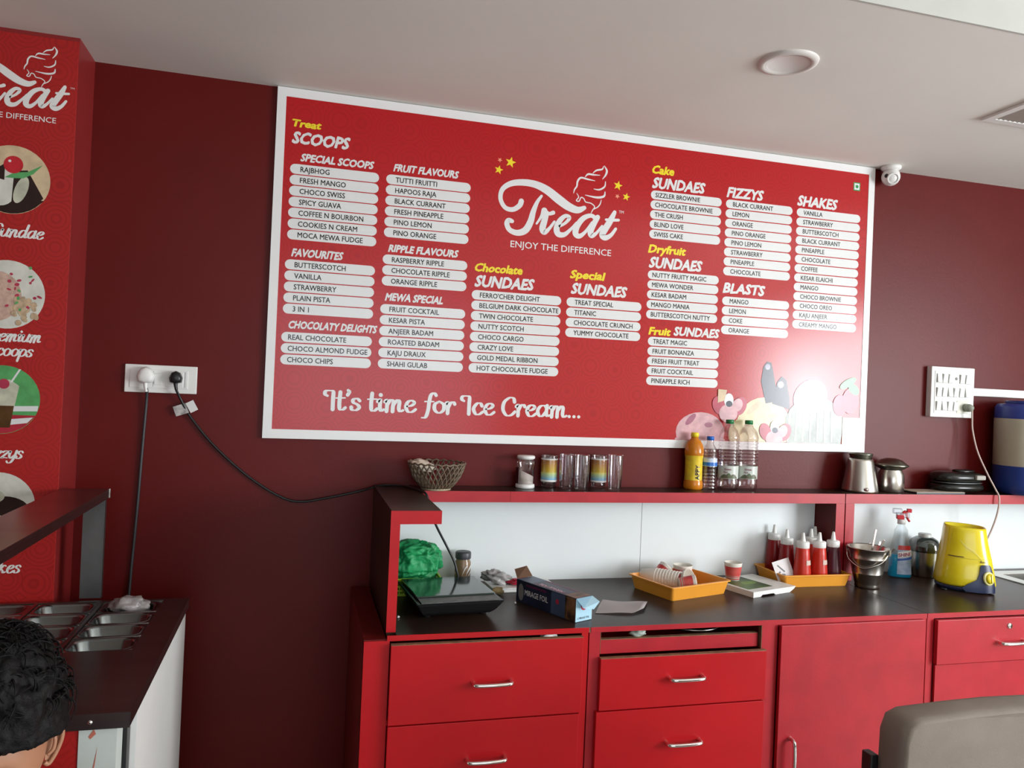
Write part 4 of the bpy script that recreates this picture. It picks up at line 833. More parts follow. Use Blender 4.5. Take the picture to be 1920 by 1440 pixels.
# ---------------------------------------------------------------- things on the counter
# slotted green basket and the green cloth in it
t = thing('plastic_basket', 'lime green slotted plastic basket against the left side panel', 'basket', (0.512, -0.120, ZK))
LIME = M('lime_plastic', (0.42, 0.62, 0.02), 0.35, var=0.06)
L = [(-0.088, 0.088, -0.075, 0.075, 0.0, 0.003), (-0.095, 0.095, -0.082, -0.079, 0.0505, 0.058), (-0.095, 0.095, 0.079, 0.082, 0.0505, 0.058), (-0.095, -0.092, -0.079, 0.079, 0.0505, 0.058), (0.092, 0.095, -0.079, 0.079, 0.0505, 0.058)]
for z in (0.003, 0.016, 0.029, 0.041):
    L += [(-0.091, 0.091, -0.079, -0.0765, z, z+0.0065), (-0.091, 0.091, 0.0765, 0.079, z, z+0.0065), (-0.091, -0.0885, -0.0765, 0.0765, z, z+0.0065), (0.0885, 0.091, -0.0765, 0.0765, z, z+0.0065)]
for i in range(13):
    x = -0.090+0.0148*i; L += [(x, x+0.004, -0.0795, -0.0765, 0.003, 0.050), (x, x+0.004, 0.0765, 0.0795, 0.003, 0.050)]
for i in range(10):
    y = -0.076+0.0160*i; L += [(-0.091, -0.0885, y, y+0.004, 0.003, 0.050), (0.0885, 0.091, y, y+0.004, 0.003, 0.050)]
obj('basket_grid', boxes(*L), LIME, t); obj('rim', boxes((-0.098, 0.098, -0.086, -0.080, 0.056, 0.061, 0.001), (-0.098, 0.098, 0.080, 0.086, 0.056, 0.061, 0.001), (-0.098, -0.092, -0.080, 0.080, 0.056, 0.061, 0.001), (0.092, 0.098, -0.080, 0.080, 0.056, 0.061, 0.001)), LIME, t)
bm = bmesh.new(); bmesh.ops.create_icosphere(bm, subdivisions=6, radius=1.0)
for v in bm.verts:
    d = v.co.normalized(); q = d*1.7+Vector((4.2, 1.3, 8.8))
    rdg = 1-abs(noise.noise(q*1.6))*2; rdg2 = 1-abs(noise.noise(q*3.7+Vector((3, 0, 1))))*2
    k = 0.90+0.15*rdg+0.055*rdg2+0.02*noise.noise(q*9)
    hx = (abs(d.x)**0.8)*(1 if d.x > 0 else -1); v.co = Vector((hx*0.100*k*(1.0 if d.z > -0.1 else 0.86), d.y*0.082*k*(1.0 if d.z > -0.1 else 0.85), 0.094+max((abs(d.z)**0.7)*(1 if d.z > 0 else -1), -0.62)*0.075*k))
for f in bm.faces: f.smooth = True
tag(obj('green_cloth', xf(bm, T(0.517, -0.120, ZK)), M('green_cloth', (0.010, 0.27, 0.085), 0.50, var=0.25, vscale=18, bump=0.3, bscale=400)), 'crumpled green cloth heaped in the lime basket', 'cloth')
t = thing('coffee_jar', 'brown coffee jar with dark screw lid standing behind the cooktop', 'jar', (0.709, -0.072, ZK))
obj('jar_body', lathe([(0, 0), (0.026, 0.0), (0.029, 0.004), (0.0285, 0.085), (0.024, 0.094), (0.024, 0.098)], 30), M('coffee_brown', (0.22, 0.14, 0.08), 0.2, var=0.2, vscale=40), t)
obj('lid', lathe([(0.0275, 0.097), (0.0285, 0.100), (0.0285, 0.118), (0.026, 0.122), (0.010, 0.123), (0, 0.121)], 30), M('dark_grey_lid', (0.05, 0.05, 0.055), 0.4), t)
bm = bmesh.new()
for a0, a1, z0, z1, s_ in ((0.15, 1.5, 0.03, 0.078, 0.010), (0.4, 1.6, 0.028, 0.055, 0.008), (-0.3, 0.4, 0.030, 0.075, 0.007)):
    n = 8; lo = []; hi = []
    for i in range(n+1):
        a = a0+(a1-a0)*i/n; z = z0+(z1-z0)*(i/n)**0.6
        lo.append(bm.verts.new((0.0295*math.sin(a), -0.0295*math.cos(a), z))); hi.append(bm.verts.new((0.0295*math.sin(a), -0.0295*math.cos(a), z+s_*math.sin(PI*(i+0.3)/(n+0.6)))))
    for i in range(n): bm.faces.new((lo[i], lo[i+1], hi[i+1], hi[i]))
obj('label_swirl', bm, WPLAST, t)
# cooktop
t = thing('induction_cooktop', 'black flat electric cooktop with sloping control strip at the left of the counter', 'cooktop', (0.607, -0.345, ZK), 0.09)
BODY = M('cooktop_black', (0.012, 0.012, 0.013), 0.32, var=0.1)
bm = bmesh.new(); R_ = []
for w_, y0, y1, z in ((0.108, -0.105, 0.105, 0.008), (0.118, -0.128, 0.125, 0.022), (0.137, -0.148, 0.138, 0.052), (0.139, -0.149, 0.140, 0.056)):
    R_.append([bm.verts.new(v) for v in ((-w_, y0, z), (w_, y0, z), (w_, y1, z), (-w_, y1, z))])
for a, b_ in zip(R_, R_[1:]):
    for i in range(4): bm.faces.new((a[i], a[(i+1) % 4], b_[(i+1) % 4], b_[i]))
bm.faces.new(R_[0][::-1]); bm.faces.new(R_[-1])
bmesh.ops.bevel(bm, geom=[e for e in bm.edges], offset=0.003, segments=2, affect='EDGES')
obj('body', bm, BODY, t)
obj('glass_plate', box(-0.126, 0.126, -0.092, 0.132, 0.0585, 0.0655, bev=0.002), M('black_glass', (0.02, 0.035, 0.030), 0.10, var=0.1, coat=0.3), t)
obj('control_strip', xf(box(-0.124, 0.124, -0.024, 0.024, -0.001, 0.0012), T(0, -0.120, 0.0588)@RX(0.05)), M('control_grey', (0.13, 0.135, 0.13), 0.35, dark=(0.06, 0.06, 0.06), vscale=60), t)
for sx in (-0.09, 0.09):
    for sy in (-0.08, 0.09): obj('foot', lathe([(0, 0), (0.012, 0), (0.014, 0.010), (0, 0.010)], 14, cx=sx, cy=sy), BPLAST, t)
# foil box
t = thing('foil_box', 'long dark kitchen foil box lying with its pale blue end flap open', 'box', (0.850, -0.289, ZK))
ux, uy = Vector((0.116, -0.263, 0)), Vector((0.066, 0.030, 0)); h_ = 0.074
rotm = Matrix(((ux.normalized().x, uy.normalized().x, 0, 0), (ux.normalized().y, uy.normalized().y, 0, 0), (0, 0, 1, 0), (0, 0, 0, 1)))
LB, WB = ux.length, uy.length
def fb(bm): return xf(bm, rotm)
NAVY = M('navy_card', (0.018, 0.022, 0.045), 0.35, var=0.3, vscale=15); SLATE = M('slate_card', (0.06, 0.09, 0.15), 0.35, var=0.2); PLUM = M('plum_card', (0.12, 0.015, 0.06), 0.4, var=0.2); FOOD = M('food_picture', (0.30, 0.14, 0.06), 0.4, dark=(0.03, 0.015, 0.01), vscale=30)
PALEB = M('pale_blue_card', (0.42, 0.66, 0.78), 0.5, var=0.04)
obj('carton', fb(box(0.0, LB, 0.0, WB, 0.0, h_, bev=0.0012)), NAVY, t)
def side(x0, x1, z0, z1, m, k, n='printed_patch'):   # long face toward the room
    return obj(n, fb(box(x0, x1, -0.0003*k, -0.0003*k+0.0002, z0, z1)), m, t)
def topf(x0, x1, y0, y1, m, k, n='printed_patch'): return obj(n, fb(box(x0, x1, y0, y1, h_+0.0003*k-0.0002, h_+0.0003*k)), m, t)
side(0.175, 0.245, 0.002, h_-0.002, SLATE, 1); side(0.240, LB-0.001, 0.002, h_-0.002, FOOD, 1); side(0.05, 0.15, 0.060, 0.066, PLUM, 1)
obj('printed_patch', fb(xf(flat([disc(0.025, 0.035, 0.014, 0.028)], 0), T(0, -0.0005, 0))), M('silver_print', (0.22, 0.20, 0.19), 0.4), t)
topf(0.005, 0.075, 0.002, WB-0.002, SLATE, 1); topf(0.235, LB-0.004, 0.002, WB-0.002, FOOD, 1); topf(0.08, 0.23, 0.008, 0.018, PLUM, 1); topf(0.08, 0.23, 0.060, WB-0.003, PLUM, 1)
bm = bmesh.new(); text(bm, 'MIRAGE FOIL', 0.045, 0.030, -0.0008, w=0.115, cap=0.017, bold=0.012); obj('lettering', fb(bm), WPLAST, t)
bm = bmesh.new(); text(bm, 'KITCHEN WRAP', 0.045, 0.012, -0.0008, w=0.10, cap=0.005, bold=0.005) if False else None
bm = bmesh.new(); text(bm, 'MIRAGE FOIL', 0, 0, 0, w=0.115, cap=0.018, bold=0.012); xf(bm, T(0.21, 0.028, h_+0.0008)@RZ(PI)@RX(-PI/2)@Matrix.Diagonal((1, 1, 1, 1))); obj('lettering', fb(bm), M('pale_pink_ink', (0.70, 0.45, 0.55), 0.4), t)
obj('printed_patch', fb(xf(flat([disc(0.205, 0.045, 0.008)], 0), T(0, -0.0008, 0))), M('red_badge', (0.45, 0.03, 0.06), 0.4), t)
obj('end_panel', fb(box(LB, LB+0.0010, 0.001, WB-0.001, 0.001, h_-0.002)), PALEB, t)
bm = flat([disc(0.036, 0.048, 0.014)], 0); obj('printed_patch', fb(xf(bm, T(LB+0.0013, 0, 0)@RZ(PI/2))), bpy.data.materials['red_badge'], t)
bm = flat([disc(0.036, 0.050, 0.010)], 0); obj('printed_patch', fb(xf(bm, T(LB+0.0016, 0, 0)@RZ(PI/2))), PALEB, t)
bm = bmesh.new(); text(bm, 'C MIRAGE FOIL', 0.008, 0.008, 0, w=0.052, cap=0.006, bold=0.01); obj('lettering', fb(xf(bm, T(LB+0.0014, 0, 0)@RZ(PI/2))), bpy.data.materials['navy_card'], t)
bm = bmesh.new(); vs = [bm.verts.new(v) for v in ((LB+0.001, 0.001, h_), (LB+0.001, WB-0.001, h_), (LB+0.030, WB+0.003, h_-0.012), (LB+0.036, WB*0.62, h_-0.030), (LB+0.024, 0.012, h_-0.026))]
bm.faces.new(vs); bmesh.ops.solidify(bm, geom=bm.faces[:], thickness=0.0008); obj('end_flap', fb(bm), PALEB, t)
bm = bmesh.new(); vs = [bm.verts.new(v) for v in ((0.0, 0.002, h_), (0.0, WB-0.002, h_), (-0.030, WB-0.004, h_+0.030), (-0.038, 0.020, h_+0.022))]
bm.faces.new(vs); bmesh.ops.solidify(bm, geom=bm.faces[:], thickness=0.0008); obj('end_flap', fb(bm), M('brown_card', (0.22, 0.12, 0.07), 0.7, var=0.1), t)
# wrappers behind the foil box
t = thing('white_tray', 'flat white lidded tray with wrappers behind the foil box', 'tray', (0.900, -0.130, ZK), 0.05)
obj('tray_base', box(-0.105, 0.125, -0.055, 0.050, 0.0, 0.012, bev=0.003), WPLAST, t); obj('tray_lid', box(-0.11, 0.13, -0.058, 0.053, 0.0125, 0.017, bev=0.002), WPLAST, t)
tag(obj('foil_pouch', xf(crumple(1, 0.045, 9.2, 1.15, 0.75, 0.5, 0.5, 4, 6), T(0.822, -0.125, ZK+0.040)@RY(0.25)), M('grey_film', (0.40, 0.39, 0.37), 0.3, dark=(0.22, 0.20, 0.20), vscale=30)), 'crumpled grey film pouch on the white tray', 'pouch')
tag(obj('red_packet', xf(crumple(1, 0.045, 2.2, 1.2, 0.6, 0.28, 0.3, 4, 6), T(0.915, -0.150, ZK+0.0285)), M('red_wrapper', (0.60, 0.02, 0.06), 0.3, var=0.15, vscale=30)), 'flat red packet on the white tray beside the pouch', 'packet')
tag(obj('ginger_piece', xf(crumple(1, 0.016, 6.6, 1.2, 0.8, 0.8, 0.4, 3, 5), T(0.808, -0.205, ZK+0.012)), M('yellow_brown_skin', (0.35, 0.26, 0.12), 0.6, var=0.3, vscale=60)), 'small yellow brown lump beside the cooktop', 'food')
tag(obj('crumb', crumple(1, 0.0042, 1.6, 1, 1, 0.9, 0.3, 2, 5), WPLAST, loc=(0.437, -0.437, ZK+0.003)), 'tiny white crumb on the worktop at the left edge', 'crumb')
tag(obj('crumb', crumple(1, 0.0040, 2.6, 1, 1, 0.9, 0.3, 2, 5), WPLAST, loc=(0.838, -0.325, ZK+0.003)), 'tiny white crumb between the cooktop and the foil box', 'crumb')
# sheet of paper with a lifted corner
bm = bmesh.new(); quad = [(1.066, -0.462), (1.180, -0.506), (1.262, -0.455), (1.291, -0.375), (1.150, -0.322)]
n = 9; P0, P1, P2, P3 = Vector((1.066, -0.466)), Vector((1.215, -0.500)), Vector((1.293, -0.372)), Vector((1.150, -0.322)); G_ = []
for i in range(n+1):
    row = []
    for j in range(n+1):
        u, v = i/n, j/n; p_ = (P0*(1-u)+P1*u)*(1-v)+(P3*(1-u)+P2*u)*v
        z = 0.0012+0.013*max(0, u-0.35)**1.5*(0.6+0.4*math.sin(v*5))+0.004*math.sin(u*3+v*2)**2
        if u > 0.8 and v < 0.35: p_ = p_+Vector((-0.02, 0.02))*(u-0.8)*4*(0.35-v)*3
        row.append(bm.verts.new((p_.x, p_.y, ZK+z)))
    G_.append(row)
for i in range(n):
    for j in range(n): bm.faces.new((G_[i][j], G_[i+1][j], G_[i+1][j+1], G_[i][j+1])).smooth = True
bmesh.ops.solidify(bm, geom=bm.faces[:], thickness=0.0005)
tag(obj('paper_sheet', bm, M('greyish_paper', (0.80, 0.77, 0.76), 0.7, var=0.05)), 'torn grey white sheet of paper lying right of the foil box', 'paper')

ORANGE = M('orange_plastic', (0.80, 0.33, 0.035), 0.35, var=0.03)
def tray(name, label, loc, rz, hw, hd, h=0.050, tp=0.012):
    t = thing(name, label, 'tray', loc, rz)
    bm = bmesh.new(); R_ = []
    def ring(a, b_, z, r_=0.010):
        o_ = []
        for (sx, sy, a0) in ((1, 1, 0), (-1, 1, PI/2), (-1, -1, PI), (1, -1, 3*PI/2)):
            for i in range(5): o_.append(bm.verts.new((sx*(a-r_)+r_*math.cos(a0+PI/8*i), sy*(b_-r_)+r_*math.sin(a0+PI/8*i), z)))
        return o_
    th = 0.0025
    R_ = [ring(hw-tp, hd-tp, 0.0), ring(hw-0.002, hd-0.002, h-0.006), ring(hw+0.004, hd+0.004, h-0.004), ring(hw+0.004, hd+0.004, h), ring(hw-0.003, hd-0.003, h), ring(hw-tp-th, hd-tp-th, 0.003)]
    for a, b_ in zip(R_, R_[1:]):
        m_ = len(a)
        for i in range(m_): bm.faces.new((a[i], a[(i+1) % m_], b_[(i+1) % m_], b_[i]))
    bm.faces.new(R_[0][::-1]); bm.faces.new(R_[-1])
    obj('tray_body', bm, ORANGE, t)
    return t
tray('orange_tray', 'orange plastic tray of paper cups in the middle of the counter', (1.490, -0.222, ZK), 0.295, 0.143, 0.112)
tray('orange_tray', 'orange plastic tray of squeeze bottles against the splashback', (2.072, -0.134, ZK), 0.0, 0.150, 0.101, h=0.048)
# paper cups
CUPW = M('cup_white', (0.78, 0.74, 0.66), 0.5, var=0.03); CUPR = M('cup_red_print', (0.50, 0.02, 0.03), 0.4, dark=(0.62, 0.12, 0.10), vscale=30)
def cup(label, m4, printed=True, h=0.060, r=0.034, group=None):
    t = thing('paper_cup', label, 'cup', (0, 0, 0), 0, group)
    obj('cup_wall', lathe([(0, 0.003), (r*0.70, 0.003), (r*0.96, h-0.001), (r, h+0.001), (r*1.03, h), (r*1.01, h-0.003), (r*0.74, 0.0), (0, 0.001)], 28), CUPW, t)
    if printed:
        obj('printed_band', lathe([(r*0.74+r*0.27*0.28+0.0004, h*0.28), (r*0.985+0.0002, h*0.80)], 28), CUPR, t)
        for k_ in (0.07, 0.20): obj('red_stripe', lathe([(r*(0.74+0.27*k_)+0.0005, h*k_), (r*(0.74+0.27*(k_+0.06))+0.0005, h*(k_+0.06))], 28), CUPR, t)
    t.matrix_world = m4
    return t
dirv = 0.295-0.72
m0 = T(1.400, -0.155, ZK+0.0370)
for k in range(9):
    cup(('leftmost', 'second', 'third', 'fourth', 'middle', 'sixth', 'seventh', 'last but one', 'rightmost and open')[k]+' paper cup of the nested row lying in the orange tray', m0@T(0.0110*k*math.cos(-0.78), 0.0110*k*math.sin(-0.78), 0)@RZ(-0.78)@RY(PI/2-0.03)@T(0, 0, -0.03), k > 0, group='nested paper cups lying in the orange tray')
def rest(x, y, z, rz, tl): return T(x, y, z)@RZ(rz)@RY(tl)@T(0, 0, -0.03)
cup('white paper cup lying on its side at the front of the orange tray', rest(1.492, -0.275, ZK+0.034, -0.3, PI/2-0.1), True)
cup('tilted paper cup with its mouth up behind the nested row', rest(1.462, -0.135, ZK+0.040, 0.2, 0.9), True)
cup('plain white paper cup fallen sideways by the nested row', rest(1.516, -0.195, ZK+0.036, -1.1, PI/2-0.25), True)
cup('upright red and cream paper cup at the back of the orange tray', T(1.548, -0.135, ZK+0.0032), True, h=0.070, r=0.036)
def flat_tray():
    t = thing('white_slab', 'flat white lipped tray with a dark green picture right of the orange cup tray', 'tray', (1.797, -0.214, ZK), 0.30)
    pr = [(-0.115, 0.0), (-0.075, 0.0), (-0.066, 0.006), (-0.005, 0.006), (0.004, 0.0), (0.085, 0.0), (0.110, 0.012), (0.118, 0.020), (-0.115, 0.020)]
    bm = bmesh.new(); a = [bm.verts.new((x, -0.105, z)) for x, z in pr]; b_ = [bm.verts.new((x, 0.100, z)) for x, z in pr]
    bm.faces.new(a); bm.faces.new(b_[::-1])
    for i in range(len(pr)): bm.faces.new((a[i], b_[i], b_[(i+1) % len(pr)], a[(i+1) % len(pr)]))
    obj('slab', bm, WPLAST, t)
    p_ = obj('picture_panel', box(-0.100, 0.030, -0.070, 0.085, 0.0202, 0.0208), M('dark_green_picture', (0.02, 0.035, 0.02), 0.35, dark=(0.12, 0.22, 0.04), vscale=14), t)
    obj('leaf_print', xf(flat([disc(0, 0, 0.035, 0.020)], 0), T(-0.02, 0.0, 0.0210)@RX(-PI/2)), M('olive_print', (0.20, 0.33, 0.07), 0.4, var=0.3, vscale=40), p_)
    return t
flat_tray()
cup('red and white striped paper cup standing on the white tray', T(1.742, -0.168, ZK+0.0212), True, h=0.066, r=0.033)
# squeeze bottles
def squeeze(x, y, label, sauce, tagc=None, rz=0.0, k=1.0):
    t = thing('squeeze_bottle', label, 'bottle', (x, y, ZK+0.0035), rz, 'sauce squeeze bottles in the orange tray')
    obj('bottle_body', lathe([(0, 0), (0.032, 0.0), (0.0345, 0.005), (0.033, 0.050), (0.027, 0.112*k), (0.0245, 0.140*k), (0.021, 0.145*k)], 28), sauce, t)
    obj('screw_cap', lathe([(0.0235, 0.140*k), (0.0245, 0.142*k), (0.0245, 0.162*k), (0.0225, 0.165*k), (0.010, 0.166*k), (0, 0.166*k)], 28), WPLAST, t)
    obj('nozzle', lathe([(0.0105, 0.165*k), (0.0085, 0.174*k), (0.0050, 0.198*k), (0.003, 0.199*k), (0, 0.199*k)], 16), WPLAST, t)
    if tagc:
        bm = bmesh.new(); n = 6; lo = []; hi = []
        for i in range(n+1):
            a = -0.1+0.85*i/n
            lo.append(bm.verts.new((0.0313*math.sin(a), -0.0313*math.cos(a), 0.078))); hi.append(bm.verts.new((0.0298*math.sin(a), -0.0298*math.cos(a), 0.096)))
        for i in range(n): bm.faces.new((lo[i], lo[i+1], hi[i+1], hi[i]))
        obj('paper_label', bm, M('tape_label', (0.60, 0.45, 0.38), 0.6, var=0.05), t)
    return t
KET = M('red_sauce', (0.52, 0.026, 0.012), 0.32, var=0.04); KDR = M('deep_red_sauce', (0.26, 0.008, 0.010), 0.32, var=0.04); CHS = M('dark_maroon_sauce', (0.075, 0.010, 0.018), 0.3, var=0.05)
squeeze(2.030, -0.190, 'red squeeze bottle with a tape label at the front left of its tray', KET, True, 0.0)
squeeze(2.106, -0.188, 'red squeeze bottle with a tape label between the front two others', KET, True, 0.0)
squeeze(2.178, -0.176, 'dark maroon squeeze bottle at the right end of its tray', CHS, None, 0)
squeeze(2.008, -0.118, 'deep red squeeze bottle behind the folded card', KDR, None, 0, 1.0)
squeeze(1.998, -0.048, 'deep red squeeze bottle in the far left corner of its tray', KDR, None, 0, 1.03)
squeeze(2.125, -0.110, 'red squeeze bottle behind the two labelled ones, left of the rear pair', KET)
squeeze(2.180, -0.060, 'red squeeze bottle at the far right back of its tray', KET)
t = thing('card', 'white card with a dark sketch leaning in the squeeze bottle tray', 'card', (1.962, -0.200, ZK+0.0045), 0.15)
obj('card_sheet', xf(box(-0.040, 0.048, -0.0006, 0.0006, 0.0, 0.095), RX(-0.35)@RY(-0.18)), M('card_white', (0.66, 0.62, 0.62), 0.6, var=0.03), t)
obj('sketch', xf(flat([[(-0.022, 0.078), (0.004, 0.046), (0.010, 0.050), (-0.016, 0.080)], [(-0.025, 0.052), (-0.015, 0.056), (-0.012, 0.050), (-0.022, 0.046)], [(-0.010, 0.045), (0.006, 0.040), (0.004, 0.034), (-0.008, 0.040)]], -0.0009), RX(-0.35)@RY(-0.18)), BPLAST, t)
# steel bucket with spoons
t = thing('steel_bucket', 'ribbed stainless steel bucket standing right of the orange trays', 'bucket', (2.285, -0.245, ZK), -0.95)
bm = lathe([(0, 0.004), (0.036, 0.004), (0.042, 0.0), (0.046, 0.004), (0.044, 0.012), (0.047, 0.018), (0.0545, 0.052), (0.0560, 0.054), (0.0565, 0.058), (0.0560, 0.060), (0.066, 0.110), (0.0675, 0.112), (0.068, 0.116), (0.0672, 0.119), (0.0735, 0.150), (0.077, 0.153), (0.0765, 0.156), (0.072, 0.153), (0.043, 0.010), (0, 0.008)], 44)
bt = Matrix.Shear('XY', 4, (0.0, 0.0))
obj('bucket_body', bm, STEEL, t)
obj('bail_handle', tube([(-0.076, 0.004, 0.143), (-0.073, -0.022, 0.128), (-0.055, -0.046, 0.103), (0.0, -0.067, 0.082), (0.055, -0.046, 0.103), (0.073, -0.022, 0.128), (0.0765, 0.004, 0.143)], 0.0018, n=6), CHROME, t)
for sx in (-1, 1): obj('ear', box(sx*0.0785-0.002, sx*0.0785+0.002, -0.010, 0.016, 0.130, 0.152, bev=0.0015), STEEL, t)
for i, (ax, ay, L_, tw) in enumerate(((0.20, -0.02, 0.205, 0.1), (0.36, 0.10, 0.175, 0.6), (0.50, -0.15, 0.170, 1.2), (0.55, 0.30, 0.165, -0.4), (0.42, -0.38, 0.160, 0.9))):
    m4 = T(2.285+0.004*i, -0.240+0.004*i, ZK+0.020)@RY(ax)@RX(ay)
    sp = thing('spoon', ('longest steel spoon handle standing up in the bucket', 'steel spoon leaning right in the bucket, second tallest', 'steel spoon leaning low over the bucket rim', 'steel spoon leaning to the back of the bucket', 'steel spoon leaning toward the front rim of the bucket')[i], 'spoon', (0, 0, 0), 0, 'spoons in the steel bucket')
    sp.matrix_world = m4
    obj('spoon_handle', box(-0.0045, 0.0045, -0.0008, 0.0008, 0.02, L_, bev=0.0006), DSTEEL, sp); obj('bowl', lathe([(0, 0.0), (0.006, 0.006), (0.009, 0.018), (0.004, 0.026), (0, 0.026)], 12, sy=0.25), DSTEEL, sp)
# spray bottle
t = thing('spray_bottle', 'clear spray bottle of blue glass cleaner with red trigger head', 'bottle', (2.556, -0.112, ZK), -0.50)
sx_, sy_ = 1.0, 0.55
obj('bottle_wall', lathe([(0, 0), (0.043, 0), (0.0465, 0.006), (0.044, 0.060), (0.040, 0.110), (0.033, 0.150), (0.027, 0.175), (0.026, 0.195), (0.014, 0.216), (0.013, 0.226)], 36, sx=sx_, sy=sy_), clear('spray_plastic', (0.93, 0.96, 0.98), 0.10, 0.05, 0.4), t)
obj('blue_liquid', lathe([(0, 0.002), (0.042, 0.002), (0.0452, 0.008), (0.0430, 0.060), (0.0405, 0.092), (0, 0.092)], 36, sx=sx_, sy=sy_-0.01), M('blue_liquid', (0.005, 0.42, 0.68), 0.12, trans=0.3, var=0.05), t)
def curved_panel(r, z0, z1, a0, a1, m, p_, sx=1.0, sy=0.57, nm='label', r1=None, skew=0.0):
    bm = bmesh.new(); n = 10; lo = []; hi = []
    for i in range(n+1):
        a = a0+(a1-a0)*i/n; sk = skew*i/n
        rt = r1 or r
        lo.append(bm.verts.new((r*sx*math.sin(a), -r*sy*math.cos(a), z0+sk))); hi.append(bm.verts.new((rt*sx*math.sin(a), -rt*sy*math.cos(a), z1+sk)))
    for i in range(n): bm.faces.new((lo[i], lo[i+1], hi[i+1], hi[i]))
    return obj(nm, bm, m, p_)
lb = curved_panel(0.0460, 0.016, 0.132, -0.35, 1.35, M('spray_label_pale', (0.45, 0.55, 0.68), 0.35, dark=(0.28, 0.36, 0.50), vscale=45), t, r1=0.0375)
curved_panel(0.0400, 0.116, 0.134, -0.35, 1.2, M('spray_label_red', (0.55, 0.03, 0.03), 0.35, var=0.2), lb, nm='label_band', r1=0.0378)
curved_panel(0.0428, 0.082, 0.106, -0.35, 1.35, WPLAST, lb, nm='label_band', r1=0.0405, skew=0.012)
curved_panel(0.0442, 0.070, 0.078, -0.35, 1.35, M('spray_label_blue', (0.03, 0.10, 0.40), 0.35), lb, nm='label_band', r1=0.0438, skew=0.012)
vs, fs = text_geo('SHINE', 0.02); bm = bmesh.new(); kk = 0.014/CAPH; N_ = []
for u, v in vs:
    a = -0.30+u*kk/0.041*0.92; zz = 0.087+v*kk+0.006*(a+0.3)
    N_.append(bm.verts.new((0.0434*math.sin(a), -0.0434*0.58*math.cos(a)-0.0006, zz)))
for f in fs: bm.faces.new([N_[i] for i in f])
obj('lettering', bm, M('spray_label_ink', (0.40, 0.05, 0.10), 0.4), lb)
obj('neck_collar', lathe([(0.0145, 0.220), (0.0160, 0.222), (0.0160, 0.238), (0.012, 0.240), (0, 0.240)], 20), WPLAST, t)
hd_ = obj('trigger_head', boxes((-0.022, 0.030, -0.010, 0.010, 0.246, 0.268, 0.004), (-0.012, 0.010, -0.008, 0.008, 0.236, 0.250, 0.003), (-0.036, 0.002, -0.010, 0.010, 0.262, 0.284, 0.005)), clear('head_clear', (0.90, 0.90, 0.93), 0.2, 0.25, 0.6), t)
RP = M('red_trigger', (0.62, 0.02, 0.03), 0.35, var=0.04)
obj('trigger', boxes((-0.020, 0.008, -0.0115, 0.0115, 0.240, 0.258, 0.003)), RP, hd_)
obj('trigger', tube([(-0.004, 0, 0.254), (0.012, 0, 0.272), (0.018, 0, 0.262), (0.022, 0, 0.246), (0.031, 0, 0.232)], lambda q: 0.0065-0.0022*q, n=10), RP, hd_)
obj('spray_nozzle', boxes((0.019, 0.037, -0.008, 0.008, 0.270, 0.285, 0.002)), RP, hd_)
# mixer jar
t = thing('mixer_jar', 'stainless mixer jar under a smoky dome lid behind the yellow mixer', 'jar', (2.690, -0.098, ZK))
obj('jar_body', lathe([(0, 0), (0.052, 0.0), (0.056, 0.006), (0.060, 0.085), (0.061, 0.108)], 36), STEEL, t)
obj('dome_lid', lathe([(0.062, 0.104), (0.063, 0.112), (0.060, 0.135), (0.050, 0.152), (0.034, 0.162), (0.026, 0.164)], 36), clear('smoke_plastic', (0.20, 0.22, 0.21), 0.08, 0.10, 0.5), t)
obj('lid_cap', lathe([(0.026, 0.163), (0.026, 0.176), (0.023, 0.178), (0, 0.178)], 28), M('frosty_cap', (0.60, 0.62, 0.62), 0.3), t)
# yellow mixer grinder base
t = thing('mixer_grinder', 'yellow mixer grinder base with dark blue control panel and yellow dial', 'mixer', (2.690, -0.305, ZK), -0.60)
MK = 0.92; YM = M('yellow_gloss_plastic', (0.74, 0.60, 0.015), 0.22, var=0.02, coat=0.3); NV = M('mixer_navy', (0.012, 0.020, 0.06), 0.3, var=0.08)
def shell(rings, n=48, p=2.6):
    bm = bmesh.new(); R_ = []; rings = [(a*MK, b*MK, c, d, e) for a, b, c, d, e in rings]
    for w_, d_, z, dx, dz in rings:
        rg = []
        for i in range(n):
            a = 2*PI*i/n; c_, s_ = math.cos(a), math.sin(a)
            X = w_*abs(c_)**(2/p)*(1 if c_ >= 0 else -1); Y_ = d_*abs(s_)**(2/p)*(1 if s_ >= 0 else -1)
            rg.append(bm.verts.new((X+dx, Y_, z+dz*X)))
        R_.append(rg)
    for a, b_ in zip(R_, R_[1:]):
        for i in range(n): bm.faces.new((a[i], a[(i+1) % n], b_[(i+1) % n], b_[i])).smooth = True
    return bm, R_
bm, R_ = shell([(0.112, 0.098, 0.022, 0, 0), (0.117, 0.102, 0.030, 0, 0), (0.112, 0.098, 0.060, 0, 0), (0.100, 0.090, 0.130, -0.002, 0), (0.099, 0.089, 0.132, -0.002, 0), (0.087, 0.080, 0.190, -0.004, 0.0), (0.080, 0.075, 0.240, -0.005, -0.03), (0.077, 0.072, 0.248, -0.005, -0.035), (0.072, 0.067, 0.246, -0.005, -0.035), (0.066, 0.061, 0.205, -0.005, 0)])
bm.faces.new(R_[-1]); bm.faces.new(R_[0][::-1]); obj('housing', bm, YM, t)
bm, R_ = shell([(0.104, 0.092, 0.004, 0, 0), (0.110, 0.097, 0.008, 0, 0), (0.110, 0.097, 0.021, 0, 0)]); bm.faces.new(R_[0][::-1]); bm.faces.new(R_[-1]); obj('base_plate', bm, NV, t)
for sx in (-0.08, 0.08):
    for sy in (-0.07, 0.07): obj('foot', lathe([(0, 0), (0.010, 0), (0.011, 0.006), (0, 0.006)], 12, cx=sx, cy=sy), BPLAST, t)
